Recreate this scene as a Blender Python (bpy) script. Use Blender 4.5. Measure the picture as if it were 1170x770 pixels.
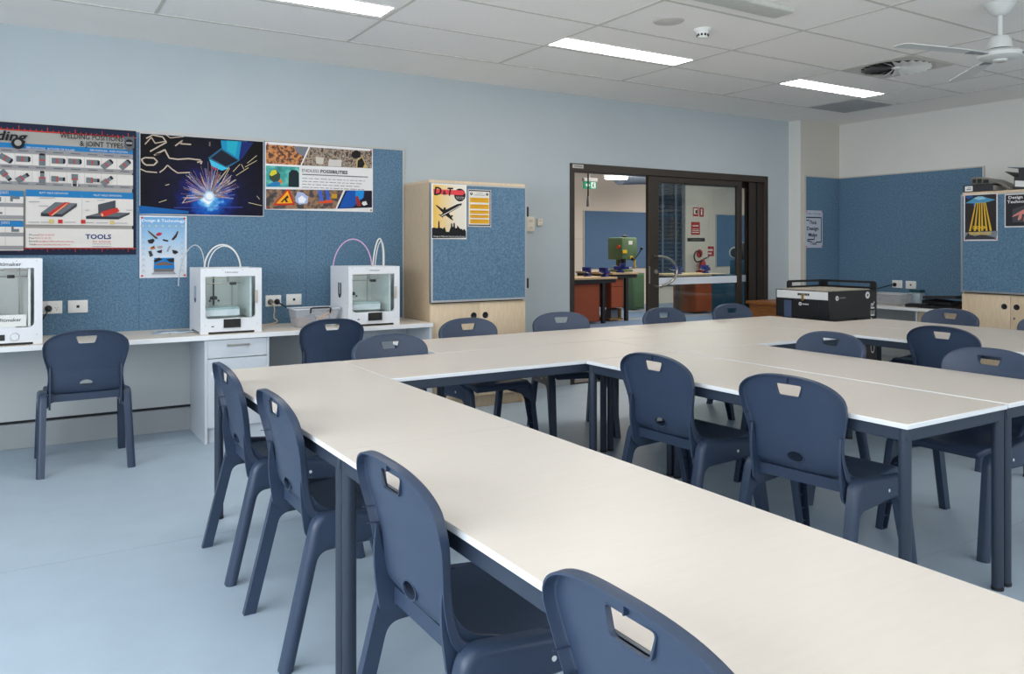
import bpy, bmesh, math, random
from mathutils import Vector, Matrix

for _o in list(bpy.data.objects):
    bpy.data.objects.remove(_o)
scene = bpy.context.scene
COL = scene.collection
PI = math.pi
rnd = random.Random(7)

# ---------------------------------------------------------------- camera
FPX, CXP, HYP, ZC = 907.0, 585.0, 282.0, 1.33          # focal length, principal column, horizon row, eye height
YAW = math.atan2(2040.0 - CXP, FPX)
FW = Vector((math.cos(YAW), math.sin(YAW)))
RT = Vector((math.sin(YAW), -math.cos(YAW)))
cam_d = bpy.data.cameras.new('camera')
cam = bpy.data.objects.new('camera', cam_d)
COL.objects.link(cam)
cam.location = (0, 0, ZC)
cam.rotation_euler = (PI / 2, 0, YAW - PI / 2)
cam_d.sensor_width = 36.0
cam_d.lens = FPX / 1170.0 * 36.0
cam_d.shift_y = -(385.0 - HYP) / 1170.0
cam_d.clip_start = 0.05
cam_d.clip_end = 100
scene.camera = cam

# ---------------------------------------------------------------- colour management, sky and big lights
vs = scene.view_settings
vs.view_transform = 'Standard'
vs.look = 'None'
vs.gamma = 1.0
vs.use_curve_mapping = False
vs.exposure = 0.14

world = bpy.data.worlds.new('sky')
scene.world = world
world.use_nodes = True
wb = world.node_tree.nodes['Background']
wb.inputs['Color'].default_value = (0.8, 0.9, 1.0, 1)
wb.inputs['Strength'].default_value = 1.0


def area_light(name, loc, target, sx, sy, power, col):
    d = bpy.data.lights.new(name, 'AREA')
    d.shape = 'RECTANGLE'
    d.size = sx
    d.size_y = sy
    d.energy = power
    d.color = col
    o = bpy.data.objects.new(name, d)
    COL.objects.link(o)
    o.location = loc
    o.rotation_euler = (Vector(target) - Vector(loc)).to_track_quat('-Z', 'Y').to_euler()
    return o


# daylight entering by the windows on the left and behind the photographer
area_light('window_daylight', (-2.35, 1.2, 1.75), (2.0, 1.2, 3.0), 5.2, 1.6, 155, (0.88, 0.94, 1.0))
area_light('rear_window_daylight', (3.2, -2.75, 1.8), (3.2, 2.0, 3.3), 7.5, 1.6, 68, (0.94, 0.97, 1.0))
# the lamps of the room behind the photographer and of the workshop
area_light('classroom_lamps', (3.0, 0.6, 2.74), (3.0, 0.6, 0), 7.0, 2.2, 16, (1.0, 0.92, 0.82))
area_light('workshop_lamps', (12.0, 10.5, 3.2), (12.0, 10.5, 0), 7.0, 4.0, 260, (1.0, 0.93, 0.84))


# ---------------------------------------------------------------- materials
def C(r, g, b):
    def f(c):
        c /= 255.0
        return c / 12.92 if c <= 0.04045 else ((c + 0.055) / 1.055) ** 2.4
    return (f(r), f(g), f(b), 1.0)


MATS = {}


def mat(name, col, rough=0.5, metal=0.0, noise=0.0, scale=40.0, bump=0.0, stretch=None, emit=0.0, spec=0.5, col2=None, coat=0.0):
    if name in MATS:
        return MATS[name]
    m = bpy.data.materials.new(name)
    m.use_nodes = True
    nt = m.node_tree
    b = nt.nodes['Principled BSDF']
    b.inputs['Base Color'].default_value = col
    b.inputs['Roughness'].default_value = rough
    b.inputs['Metallic'].default_value = metal
    b.inputs['Specular IOR Level'].default_value = spec
    b.inputs['Coat Weight'].default_value = coat
    if emit:
        b.inputs['Emission Color'].default_value = col
        b.inputs['Emission Strength'].default_value = emit
    if noise or bump:
        tc = nt.nodes.new('ShaderNodeTexCoord')
        mp = nt.nodes.new('ShaderNodeMapping')
        nz = nt.nodes.new('ShaderNodeTexNoise')
        if stretch:
            mp.inputs['Scale'].default_value = stretch
        nz.inputs['Scale'].default_value = scale
        nz.inputs['Detail'].default_value = 4
        nt.links.new(tc.outputs['Object'], mp.inputs['Vector'])
        nt.links.new(mp.outputs['Vector'], nz.inputs['Vector'])
        if noise:
            cr = nt.nodes.new('ShaderNodeValToRGB')
            lo = [max(0, c * (1 - noise)) for c in col[:3]] + [1]
            hi = [min(1, c * (1 + noise)) for c in col[:3]] + [1]
            if col2:
                lo, hi = list(col), list(col2)
            cr.color_ramp.elements[0].position = 0.34
            cr.color_ramp.elements[1].position = 0.66
            cr.color_ramp.elements[0].color = lo
            cr.color_ramp.elements[1].color = hi
            nt.links.new(nz.outputs['Fac'], cr.inputs['Fac'])
            nt.links.new(cr.outputs['Color'], b.inputs['Base Color'])
        if bump:
            bp = nt.nodes.new('ShaderNodeBump')
            bp.inputs['Strength'].default_value = bump
            bp.inputs['Distance'].default_value = 0.002
            nt.links.new(nz.outputs['Fac'], bp.inputs['Height'])
            nt.links.new(bp.outputs['Normal'], b.inputs['Normal'])
    MATS[name] = m
    return m


def glass_mat(name, col, rough=0.0, milk=0.0, ior=1.45):
    """thin clear pane: mostly transparent with a clear mirror coat"""
    m = bpy.data.materials.new(name)
    m.use_nodes = True
    nt = m.node_tree
    nt.nodes.remove(nt.nodes['Principled BSDF'])
    out = nt.nodes['Material Output']
    tr = nt.nodes.new('ShaderNodeBsdfTransparent')
    tr.inputs['Color'].default_value = col
    gl = nt.nodes.new('ShaderNodeBsdfGlossy')
    gl.inputs['Roughness'].default_value = rough
    lw = nt.nodes.new('ShaderNodeLayerWeight')
    lw.inputs['Blend'].default_value = 0.5
    pw = nt.nodes.new('ShaderNodeMath')
    pw.operation = 'POWER'
    pw.inputs[1].default_value = 4.0
    ma = nt.nodes.new('ShaderNodeMath')
    ma.operation = 'MULTIPLY_ADD'
    ma.inputs[1].default_value = 0.85
    ma.inputs[2].default_value = 0.035
    mx = nt.nodes.new('ShaderNodeMixShader')
    nt.links.new(lw.outputs['Facing'], pw.inputs[0])
    nt.links.new(pw.outputs[0], ma.inputs[0])
    nt.links.new(ma.outputs[0], mx.inputs['Fac'])
    nt.links.new(tr.outputs['BSDF'], mx.inputs[1])
    nt.links.new(gl.outputs['BSDF'], mx.inputs[2])
    res = mx
    if milk:
        df = nt.nodes.new('ShaderNodeBsdfDiffuse')
        df.inputs['Color'].default_value = (0.8, 0.81, 0.82, 1)
        res = nt.nodes.new('ShaderNodeMixShader')
        res.inputs['Fac'].default_value = milk
        nt.links.new(mx.outputs['Shader'], res.inputs[1])
        nt.links.new(df.outputs['BSDF'], res.inputs[2])
    nt.links.new(res.outputs['Shader'], out.inputs['Surface'])
    MATS[name] = m
    return m


M_wall = mat('wall_blue_paint', C(182, 192, 197), 0.7, noise=0.015, scale=3)
M_white = mat('wall_white_paint', C(222, 222, 218), 0.7, noise=0.012, scale=3)
M_beige = mat('wall_beige_paint', C(205, 200, 190), 0.7)
M_ceil = mat('ceiling_tile', C(248, 245, 241), 0.85, noise=0.02, scale=60, bump=0.1)
M_plaster = mat('ceiling_plaster', C(248, 245, 240), 0.8, noise=0.01, scale=4)
M_grid = mat('ceiling_grid', C(205, 202, 194), 0.6)
M_floor = mat('vinyl_floor', C(176, 193, 207), 0.42, noise=0.025, scale=5, bump=0.03)
M_skirt = mat('skirting_grey', C(172, 176, 178), 0.5)
M_dark = mat('dark_gap', C(38, 40, 46), 0.7)
M_pin = mat('pinboard_fabric', C(78, 110, 138), 0.95, noise=0.35, scale=75, bump=0.3, col2=C(104, 136, 160))
M_alu = mat('aluminium', C(196, 198, 200), 0.35, metal=0.8)
M_alum = mat('aluminium_matt', C(190, 188, 182), 0.5, metal=0.2)
M_lam = mat('table_laminate', C(224, 214, 203), 0.36, noise=0.012, scale=9, stretch=(1, 8, 1))
M_edge = mat('white_edge', C(240, 242, 244), 0.4)
M_frame = mat('table_frame_paint', C(46, 56, 72), 0.4)
M_chair = mat('chair_plastic', C(52, 66, 89), 0.38, noise=0.03, scale=120, bump=0.03)
M_cap = mat('chair_screw_cap', C(225, 228, 230), 0.4)
M_maple = mat('maple_laminate', C(214, 190, 158), 0.45, noise=0.09, scale=14, stretch=(9, 9, 0.7), col2=C(226, 205, 176))
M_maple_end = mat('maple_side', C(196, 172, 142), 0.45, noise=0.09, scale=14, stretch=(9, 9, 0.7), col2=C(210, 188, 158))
M_bench = mat('bench_laminate', C(224, 214, 200), 0.4, noise=0.03, scale=12, stretch=(1, 10, 1))
M_cab = mat('cabinet_white', C(212, 218, 224), 0.4)
M_cabgrey = mat('back_panel_grey', C(204, 207, 207), 0.5)
M_black = mat('black_plastic', C(22, 23, 26), 0.4)
M_blackm = mat('black_matt', C(20, 21, 24), 0.75)
M_steel = mat('brushed_steel', C(190, 186, 178), 0.3, metal=1.0)
M_plate = mat('white_plastic', C(236, 236, 232), 0.4)
M_printer = mat('printer_white', C(232, 234, 238), 0.35)
M_lampw = mat('lamp_diffuser', (1.0, 0.95, 0.88, 1), 0.5, emit=15.0)
M_bronze = mat('bronze_frame', C(64, 56, 50), 0.45, metal=0.3)


# ---------------------------------------------------------------- geometry collector
ORG = {}


class B:
    """collects shapes in world coordinates; build() links them as ONE mesh object"""

    def __init__(s):
        s.bm = bmesh.new()
        s.mats = []

    def mi(s, m):
        if m not in s.mats:
            s.mats.append(m)
        return s.mats.index(m)

    def merge(s, tb, m, smooth=False):
        k = s.mi(m)
        vm = {}
        for v in tb.verts:
            vm[v] = s.bm.verts.new(v.co)
        for f in tb.faces:
            try:
                nf = s.bm.faces.new([vm[v] for v in f.verts])
                nf.material_index = k
                nf.smooth = smooth
            except ValueError:
                pass
        tb.free()

    def box(s, a, b, m, bev=0.0, seg=2):
        tb = bmesh.new()
        bmesh.ops.create_cube(tb, size=1)
        lo = Vector([min(a[i], b[i]) for i in range(3)])
        hi = Vector([max(a[i], b[i]) for i in range(3)])
        for v in tb.verts:
            v.co = Vector([lo[i] + (v.co[i] + 0.5) * (hi[i] - lo[i]) for i in range(3)])
        if bev:
            bev = min(bev, 0.45 * min(hi[i] - lo[i] for i in range(3)))
            bmesh.ops.bevel(tb, geom=list(tb.edges), offset=bev, segments=seg, affect='EDGES', profile=0.5)
        s.merge(tb, m, smooth=bool(bev))
        return s

    def obox(s, c, ax, ay, az, m, bev=0.0):
        """oriented box: centre and three half-axis vectors"""
        tb = bmesh.new()
        bmesh.ops.create_cube(tb, size=2)
        c, ax, ay, az = Vector(c), Vector(ax), Vector(ay), Vector(az)
        for v in tb.verts:
            v.co = c + ax * v.co.x + ay * v.co.y + az * v.co.z
        bmesh.ops.recalc_face_normals(tb, faces=list(tb.faces))
        if bev:
            bmesh.ops.bevel(tb, geom=list(tb.edges), offset=bev, segments=2, affect='EDGES', profile=0.5)
        s.merge(tb, m, smooth=bool(bev))
        return s

    def cyl(s, p0, p1, r0, m, r1=None, n=20):
        p0, p1 = Vector(p0), Vector(p1)
        r1 = r0 if r1 is None else r1
        d = (p1 - p0).normalized()
        u = d.orthogonal().normalized()
        w = d.cross(u)
        tb = bmesh.new()
        A, Bv = [], []
        for i in range(n):
            a = 2 * PI * i / n
            o = u * math.cos(a) + w * math.sin(a)
            A.append(tb.verts.new(p0 + o * r0))
            Bv.append(tb.verts.new(p1 + o * r1))
        for i in range(n):
            j = (i + 1) % n
            tb.faces.new((A[i], A[j], Bv[j], Bv[i]))
        tb.faces.new(A[::-1])
        tb.faces.new(Bv)
        s.merge(tb, m, True)
        return s

    def tube(s, pts, r, m, n=8, closed=False):
        pts = [Vector(p) for p in pts]
        rs = r if isinstance(r, (list, tuple)) else [r] * len(pts)
        tb = bmesh.new()
        rings = []
        N = len(pts)
        up = None
        for i, p in enumerate(pts):
            if closed:
                d = (pts[(i + 1) % N] - pts[i - 1]).normalized()
            else:
                d = (pts[min(i + 1, N - 1)] - pts[max(i - 1, 0)]).normalized()
            if up is None:
                up = d.orthogonal().normalized()
            up = (up - d * up.dot(d))
            up = up.normalized() if up.length > 1e-6 else d.orthogonal().normalized()
            w = d.cross(up)
            rings.append([tb.verts.new(p + (up * math.cos(2 * PI * k / n) + w * math.sin(2 * PI * k / n)) * rs[i]) for k in range(n)])
        for i in range(N if closed else N - 1):
            a, b = rings[i], rings[(i + 1) % N]
            for k in range(n):
                tb.faces.new((a[k], a[(k + 1) % n], b[(k + 1) % n], b[k]))
        if not closed:
            tb.faces.new(rings[0][::-1])
            tb.faces.new(rings[-1])
        s.merge(tb, m, True)
        return s

    def lathe(s, prof, c, m, n=32, axis=(0, 0, 1)):
        """profile of (radius, height) turned about an axis through c"""
        c = Vector(c)
        d = Vector(axis).normalized()
        u = d.orthogonal().normalized()
        w = d.cross(u)
        tb = bmesh.new()
        rings = []
        for r, h in prof:
            if r < 1e-6:
                rings.append([tb.verts.new(c + d * h)])
            else:
                rings.append([tb.verts.new(c + d * h + (u * math.cos(2 * PI * k / n) + w * math.sin(2 * PI * k / n)) * r) for k in range(n)])
        for a, b in zip(rings, rings[1:]):
            for k in range(n):
                j = (k + 1) % n
                if len(a) == 1 and len(b) == 1:
                    continue
                if len(a) == 1:
                    tb.faces.new((a[0], b[j], b[k]))
                elif len(b) == 1:
                    tb.faces.new((a[k], a[j], b[0]))
                else:
                    tb.faces.new((a[k], a[j], b[j], b[k]))
        bmesh.ops.recalc_face_normals(tb, faces=list(tb.faces))
        s.merge(tb, m, True)
        return s

    def prism(s, pts, o, u, w, n, depth, m, bev=0.0, smooth=False):
        """2-D polygon in the frame o,u,w pushed along n by depth"""
        o, u, w, n = Vector(o), Vector(u), Vector(w), Vector(n)
        tb = bmesh.new()
        a = [tb.verts.new(o + u * p[0] + w * p[1]) for p in pts]
        b = [tb.verts.new(o + u * p[0] + w * p[1] + n * depth) for p in pts]
        k = len(pts)
        tb.faces.new(a[::-1])
        tb.faces.new(b)
        for i in range(k):
            j = (i + 1) % k
            tb.faces.new((a[i], a[j], b[j], b[i]))
        bmesh.ops.recalc_face_normals(tb, faces=list(tb.faces))
        if bev:
            bmesh.ops.bevel(tb, geom=list(tb.edges), offset=bev, segments=2, affect='EDGES', profile=0.5)
        s.merge(tb, m, smooth or bool(bev))
        return s

    def face(s, pts, m):
        k = s.mi(m)
        f = s.bm.faces.new([s.bm.verts.new(Vector(p)) for p in pts])
        f.material_index = k
        return s

    def ball(s, c, r, m, sc=(1, 1, 1), n=16):
        tb = bmesh.new()
        bmesh.ops.create_uvsphere(tb, u_segments=n, v_segments=max(6, n // 2), radius=1)
        for v in tb.verts:
            v.co = Vector(c) + Vector((v.co.x * r * sc[0], v.co.y * r * sc[1], v.co.z * r * sc[2]))
        s.merge(tb, m, True)
        return s

    def build(s, name, parent=None, org=None, label=None, angle=40):
        """parent: world coordinates are made local to it; org: world origin of a parentless mesh"""
        me = bpy.data.meshes.new(name)
        base = ORG.get(parent.name, Vector((0, 0, 0))) if parent else Vector(org or (0, 0, 0))
        bmesh.ops.translate(s.bm, verts=list(s.bm.verts), vec=-base)
        s.bm.to_mesh(me)
        s.bm.free()
        for m in s.mats:
            me.materials.append(m)
        me.set_sharp_from_angle(angle=math.radians(angle))
        o = bpy.data.objects.new(name, me)
        COL.objects.link(o)
        if parent:
            o.parent = parent
        else:
            o.location = base
        ORG[o.name] = base
        if label:
            o['label'] = label
        return o


def tag(o, label, cat, group=None, kind=None):
    o['label'] = label
    o['category'] = cat
    if group:
        o['group'] = group
    if kind:
        o['kind'] = kind
    return o


def thing(name, loc, label, cat, group=None):
    o = bpy.data.objects.new(name, None)
    o.empty_display_size = 0.1
    COL.objects.link(o)
    o.location = loc
    ORG[o.name] = Vector(loc)
    return tag(o, label, cat, group)


def struct(b, name, parent=None):
    o = b.build(name, parent)
    if not parent:
        o['kind'] = 'structure'
    return o


def dup(o, parent=None):
    c = o.copy()
    COL.objects.link(c)
    if parent:
        c.parent = parent
        c.matrix_parent_inverse = o.matrix_parent_inverse.copy()
    for k in list(o.children):
        dup(k, c)
    return c


def at(u, v, X=None, Y=None, Z=None):
    """point of the photograph's pixel (u, v) on the plane X=, Y= or Z="""
    d = FW + RT * ((u - CXP) / FPX)
    r = Vector((d.x, d.y, (HYP - v) / FPX))
    if X is not None:
        t = X / r.x
    elif Y is not None:
        t = Y / r.y
    else:
        t = (Z - ZC) / r.z
    return Vector((r.x * t, r.y * t, ZC + r.z * t))


TXT = {}


def text_polys(string, bold=0.0):
    """outline polygons of a line of text, unit height, left-aligned on its baseline"""
    key = (string, bold)
    if key in TXT:
        return TXT[key]
    cu = bpy.data.curves.new('lettering', 'FONT')
    cu.body = string
    cu.size = 1.0
    cu.offset = bold
    cu.resolution_u = 2
    ob = bpy.data.objects.new('lettering', cu)
    COL.objects.link(ob)
    bpy.context.view_layer.update()
    dg = bpy.context.evaluated_depsgraph_get()
    me = bpy.data.meshes.new_from_object(ob.evaluated_get(dg))
    vv = [(v.co.x, v.co.y) for v in me.vertices]
    res = [[vv[i] for i in p.vertices] for p in me.polygons]
    bpy.data.objects.remove(ob)
    bpy.data.curves.remove(cu)
    bpy.data.meshes.remove(me)
    TXT[key] = res
    return res


def put_text(b, string, o, r, up, height, m, width=None, bold=0.0, shear=0.0):
    """lettering as flat polygons; o is the left end of the baseline, height the cap height"""
    polys = text_polys(string, bold)
    if not polys:
        return
    xs = [p[0] for q in polys for p in q]
    x0, x1 = min(xs), max(xs)
    sy = height / 0.70
    sx = (width / (x1 - x0)) if width else sy
    o, r, up = Vector(o), Vector(r), Vector(up)
    for q in polys:
        b.face([o + r * ((p[0] - x0) * sx + shear * p[1] * sy) + up * (p[1] * sy) for p in q], m)

# ================================================================ THE SETTING
XW, YW, H = 8.42, 6.2, 2.80          # right wall, left (blue) wall, ceiling
X0, Y0 = -2.3, -2.7                  # window wall, rear wall
DX0, DX1, DZ = 4.521, 7.33, 2.14     # sliding door opening

b = B()
b.box((X0, Y0, -0.1), (XW + 0.2, YW + 0.19, 0), M_floor)
floor = struct(b, 'floor')
b = B()
for q in (-0.55, 1.35, 3.25):
    b.box((X0, YW - 3.7 + q - 0.0015, 0), (XW, YW - 3.7 + q + 0.0015, 0.0004), mat('floor_seam', C(160, 172, 180), 0.5))
struct(b, 'trim_1')

b = B()
b.box((X0 - 0.2, YW, 0), (DX0, YW + 0.15, H), M_wall)
b.box((DX0, YW, DZ), (DX1, YW + 0.15, H), M_wall)
b.box((DX1, YW, 0), (7.72, YW + 0.15, H), M_wall)
struct(b, 'wall_left')
b = B()
b.box((7.712, 6.04, 0), (XW + 0.15, YW + 0.15, H), M_beige)
struct(b, 'wall_corner')
b = B()
b.box((7.700, 6.041, 0), (7.7115, YW + 0.0, H), M_white)
struct(b, 'trim_2')
b = B()
b.box((XW, Y0 - 0.2, 0), (XW + 0.15, 6.04, H), M_white)
struct(b, 'wall_right')
b = B()
b.box((X0, Y0 - 0.15, 0), (XW, Y0, 0.9), M_white)
b.box((X0, Y0 - 0.15, 2.6), (XW, Y0, H), M_white)
b.box((X0, Y0 - 0.15, 0.9), (-0.7, Y0, 2.6), M_white)
b.box((7.1, Y0 - 0.15, 0.9), (XW, Y0, 2.6), M_white)
struct(b, 'wall_rear')
b = B()
b.box((X0 - 0.15, Y0, 0), (X0, YW, 0.85), M_white)
b.box((X0 - 0.15, Y0, 2.6), (X0, YW, H), M_white)
b.box((X0 - 0.15, Y0, 0.85), (X0, -1.5, 2.6), M_white)
b.box((X0 - 0.15, 3.9, 0.85), (X0, YW, 2.6), M_white)
struct(b, 'wall_window')
b = B()
for k in range(5):
    y = -1.5 + 1.35 * k
    b.box((X0 - 0.1, y - 0.025, 0.85), (X0 - 0.04, y + 0.025, 2.6), M_alum)
b.box((X0 - 0.1, -1.5, 0.85), (X0 - 0.04, 3.9, 0.9), M_alum)
b.box((X0 - 0.1, -1.5, 2.55), (X0 - 0.04, 3.9, 2.6), M_alum)
struct(b, 'window_1')
b = B()
for k in range(5):
    x = -0.7 + 1.95 * k
    b.box((x - 0.025, Y0 - 0.1, 0.9), (x + 0.025, Y0 - 0.04, 2.6), M_alum)
b.box((-0.7, Y0 - 0.1, 0.9), (7.1, Y0 - 0.04, 0.95), M_alum)
b.box((-0.7, Y0 - 0.1, 2.55), (7.1, Y0 - 0.04, 2.6), M_alum)
struct(b, 'window_2')

# ceiling: plaster margin, tiles laid in a grid of thin bars
b = B()
GX1, GY1 = 7.665, 5.43
b.box((X0 - 0.2, Y0 - 0.2, H), (XW + 0.15, YW + 0.15, H + 0.1), M_plaster)
b.box((X0, Y0, H - 0.0015), (GX1, GY1, H), M_ceil)
struct(b, 'ceiling')
b = B()
gy = [GY1 - 0.635 * k for k in range(1, 12)]
gx = [7.05 - 1.262 * k for k in range(0, 8)]
for y in gy:
    b.box((X0, y - 0.011, H - 0.004), (GX1, y + 0.011, H), M_grid)
for x in gx:
    b.box((x - 0.011, Y0, H - 0.0045), (x + 0.011, GY1, H), M_grid)
b.box((X0, GY1 - 0.006, H - 0.006), (GX1, GY1 + 0.016, H), M_grid)
b.box((GX1 - 0.006, Y0, H - 0.006), (GX1 + 0.016, GY1 + 0.016, H), M_grid)
struct(b, 'trim_3')

# ================================================================ TABLES
def make_table(x0, x1, y0, y1, label, group='white topped classroom tables', g=0.0035):
    """x0..x1, y0..y1 is the outline of the top"""
    T = 0.72
    t = thing('classroom_table', ((x0 + x1) / 2, (y0 + y1) / 2, 0), label, 'table', group)
    b = B()
    b.box((x0 + g, y0 + g, T - 0.019), (x1 - g, y1 - g, T - 0.0012), M_edge, 0.002, 1)
    e = 0.002 if g > 0.001 else 0.0003
    b.box((x0 + g + e, y0 + g + e, T - 0.002), (x1 - g - e, y1 - g - e, T), M_lam)
    b.build('table_top', t)
    i = 0.012
    for (xa, ya, xb, yb) in ((x0 + i, y0 + i, x1 - i, y0 + i + 0.025), (x0 + i, y1 - i - 0.025, x1 - i, y1 - i),
                             (x0 + i, y0 + i + 0.025, x0 + i + 0.025, y1 - i - 0.025), (x1 - i - 0.025, y0 + i + 0.025, x1 - i, y1 - i - 0.025)):
        B().box((xa, ya, T - 0.064), (xb, yb, T - 0.0195), M_frame, 0.003, 1).build('frame_rail', t)
    r = 0.021
    for x in (x0 + 0.008 + r, x1 - 0.008 - r):
        for y in (y0 + 0.008 + r, y1 - 0.008 - r):
            b = B()
            b.cyl((x, y, 0.012), (x, y, T - 0.0195), r, M_frame, n=24)
            lg = b.build('leg', t)
            B().cyl((x, y, 0), (x, y, 0.012), r + 0.0015, M_black, n=20).build('foot_cap', lg)
    return t


make_table(0.81, 1.467, 2.29, 4.09, 'near left table whose far end stands close to the white drawer cabinet', g=0.0006)
make_table(0.81, 1.467, 0.49, 2.29, 'nearest table, running out of the picture at bottom right', g=0.0006)
make_table(1.467, 3.26, 3.41, 4.09, 'far double row, inner table on the left, joining the near left row')
make_table(3.26, 4.93, 3.41, 4.09, 'far double row, inner table on the right, reaching towards the laser machine')
make_table(2.05, 3.85, 4.09, 4.75, 'far double row, outer table in front of the tall maple cupboard')
make_table(3.85, 5.65, 4.09, 4.75, 'far double row, outer table in front of the glass sliding door')
make_table(2.59, 3.26, 1.59, 3.41, 'left table of the middle pair, two chairs pushed in along its left side')
make_table(3.27, 3.93, 1.595, 3.41, 'right table of the middle pair, the seam of the pair along its left edge')
make_table(4.93, 5.58, 2.29, 4.09, 'table of the right row facing the middle pair, chairs pushed in on its left')
make_table(5.58, 6.23, 2.29, 4.095, 'outermost right table, beside the right hand cupboard and the laser machine')

# ================================================================ CHAIRS
def catmull(rows, per):
    out = []
    n = len(rows)
    for i in range(n - 1):
        p0, p1, p2, p3 = rows[max(i - 1, 0)], rows[i], rows[i + 1], rows[min(i + 2, n - 1)]
        for k in range(per):
            t = k / per
            out.append(tuple(0.5 * ((2 * b_) + (-a + c) * t + (2 * a - 5 * b_ + 4 * c - d) * t * t + (-a + 3 * b_ - 3 * c + d) * t ** 3)
                             for a, b_, c, d in zip(p0, p1, p2, p3)))
    out.append(tuple(rows[-1]))
    return out


def chair_shell():
    # (y, z, half width, dish) from the widest line of the back down and along the seat to the front lip
    rows = [(-.234, .748, .2150, .018), (-.224, .700, .2110, .020), (-.214, .650, .1980, .020), (-.205, .607, .1880, .018),
            (-.198, .560, .1855, .016), (-.191, .520, .1900, .014), (-.180, .490, .1940, .012), (-.160, .466, .1975, .010),
            (-.130, .451, .2000, .010), (-.090, .444, .2020, .011), (-.040, .440, .2040, .012), (.020, .440, .2055, .012),
            (.080, .444, .2060, .010), (.140, .452, .2060, .007), (.185, .457, .2030, .003), (.212, .453, .1970, .000), (.230, .441, .1880, .000)]
    rows = catmull(rows, 3)
    NC = 32
    ts = [math.sin(PI / 2 * (2 * k / NC - 1) * 0.86) / math.sin(PI / 2 * 0.86) for k in range(NC + 1)]
    bm = bmesh.new()
    grid = []

    def place(x, t, y, z, hw, dish, seatness):
        return Vector((x, y + dish * t * t * (1 - seatness), z + dish * t * t * seatness))
    TOPN = 9
    y0, z0, hw0, d0 = rows[0]
    for i in range(TOPN):
        f = 1 - i / TOPN
        line = []
        for t in ts:
            zt = 0.087 * max(0.0, 1 - abs(t) ** 2.5) ** 0.55
            z = z0 + zt * f
            line.append(bm.verts.new(place(t * hw0, t, y0 - (z - z0) * 0.16, z, hw0, d0, 0)))
        grid.append(line)
    for (y, z, hw, dish) in rows:
        sn = min(1, max(0, (0.50 - z) / 0.05))
        grid.append([bm.verts.new(place(t * hw, t, y, z, hw, dish, sn)) for t in ts])
    for a, c in zip(grid, grid[1:]):
        for k in range(NC):
            bm.faces.new((a[k], a[k + 1], c[k + 1], c[k]))
    bmesh.ops.remove_doubles(bm, verts=list(bm.verts), dist=0.0012)
    bm.normal_update()
    # rim: curl the outline towards the rear / underside
    bmesh.ops.recalc_face_normals(bm, faces=list(bm.faces))
    f0 = max(bm.faces, key=lambda f: f.calc_center_median().y)
    if f0.normal.z < 0:
        bmesh.ops.reverse_faces(bm, faces=list(bm.faces))
    bm.normal_update()
    be = [e for e in bm.edges if e.is_boundary]
    nxt = {}
    for e in be:
        l = e.link_loops[0]
        nxt[l.vert] = l.link_loop_next.vert
    start = next(iter(nxt))
    loop = [start]
    while nxt[loop[-1]] != start:
        loop.append(nxt[loop[-1]])
    info = []
    L = len(loop)
    for i, v in enumerate(loop):
        T = (loop[(i + 1) % L].co - loop[i - 1].co).normalized()
        N = v.normal.copy()
        O = T.cross(N).normalized()
        info.append((v.co.copy(), O, N))
    prev = loop
    R = 0.008
    for (a, b_) in [(0.5, 0.14), (0.86, 0.5), (1.0, 1.0), (1.05, 2.3), (1.1, 3.4)]:
        ring = [bm.verts.new(p + O * R * a - N * R * b_) for p, O, N in info]
        for i in range(L):
            j = (i + 1) % L
            bm.faces.new((prev[i], ring[i], ring[j], prev[j]))
        prev = ring
    bmesh.ops.recalc_face_normals(bm, faces=list(bm.faces))
    f0 = max(bm.faces, key=lambda f: f.calc_center_median().z if abs(f.calc_center_median().y) < 0.1 else -1)
    me = bpy.data.meshes.new('shell')
    bm.to_mesh(me)
    bm.free()
    return me


def mesh_eval(ob):
    bpy.context.view_layer.update()
    dg = bpy.context.evaluated_depsgraph_get()
    return bpy.data.meshes.new_from_object(ob.evaluated_get(dg))


def rounded_poly(pts, r, n=5):
    out = []
    L = len(pts)
    for i in range(L):
        p, a, c = Vector(pts[i]), Vector(pts[i - 1]), Vector(pts[(i + 1) % L])
        rr = r[i] if isinstance(r, (list, tuple)) else r
        if rr <= 0:
            out.append((p.x, p.y))
            continue
        da, dc = (a - p).normalized(), (c - p).normalized()
        rr = min(rr, 0.49 * (a - p).length, 0.49 * (c - p).length)
        s, e = p + da * rr, p + dc * rr
        for k in range(n + 1):
            t = k / n
            q = s * (1 - t) ** 2 + p * 2 * t * (1 - t) + e * t * t
            out.append((q.x, q.y))
    return out


HANDLE = rounded_poly([(-.056, .803), (.056, .803), (.043, .760), (-.043, .760)], .010)
OVAL = [(.034 * math.cos(2 * PI * k / 24), .519 + .019 * math.sin(2 * PI * k / 24)) for k in range(24)]


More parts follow.
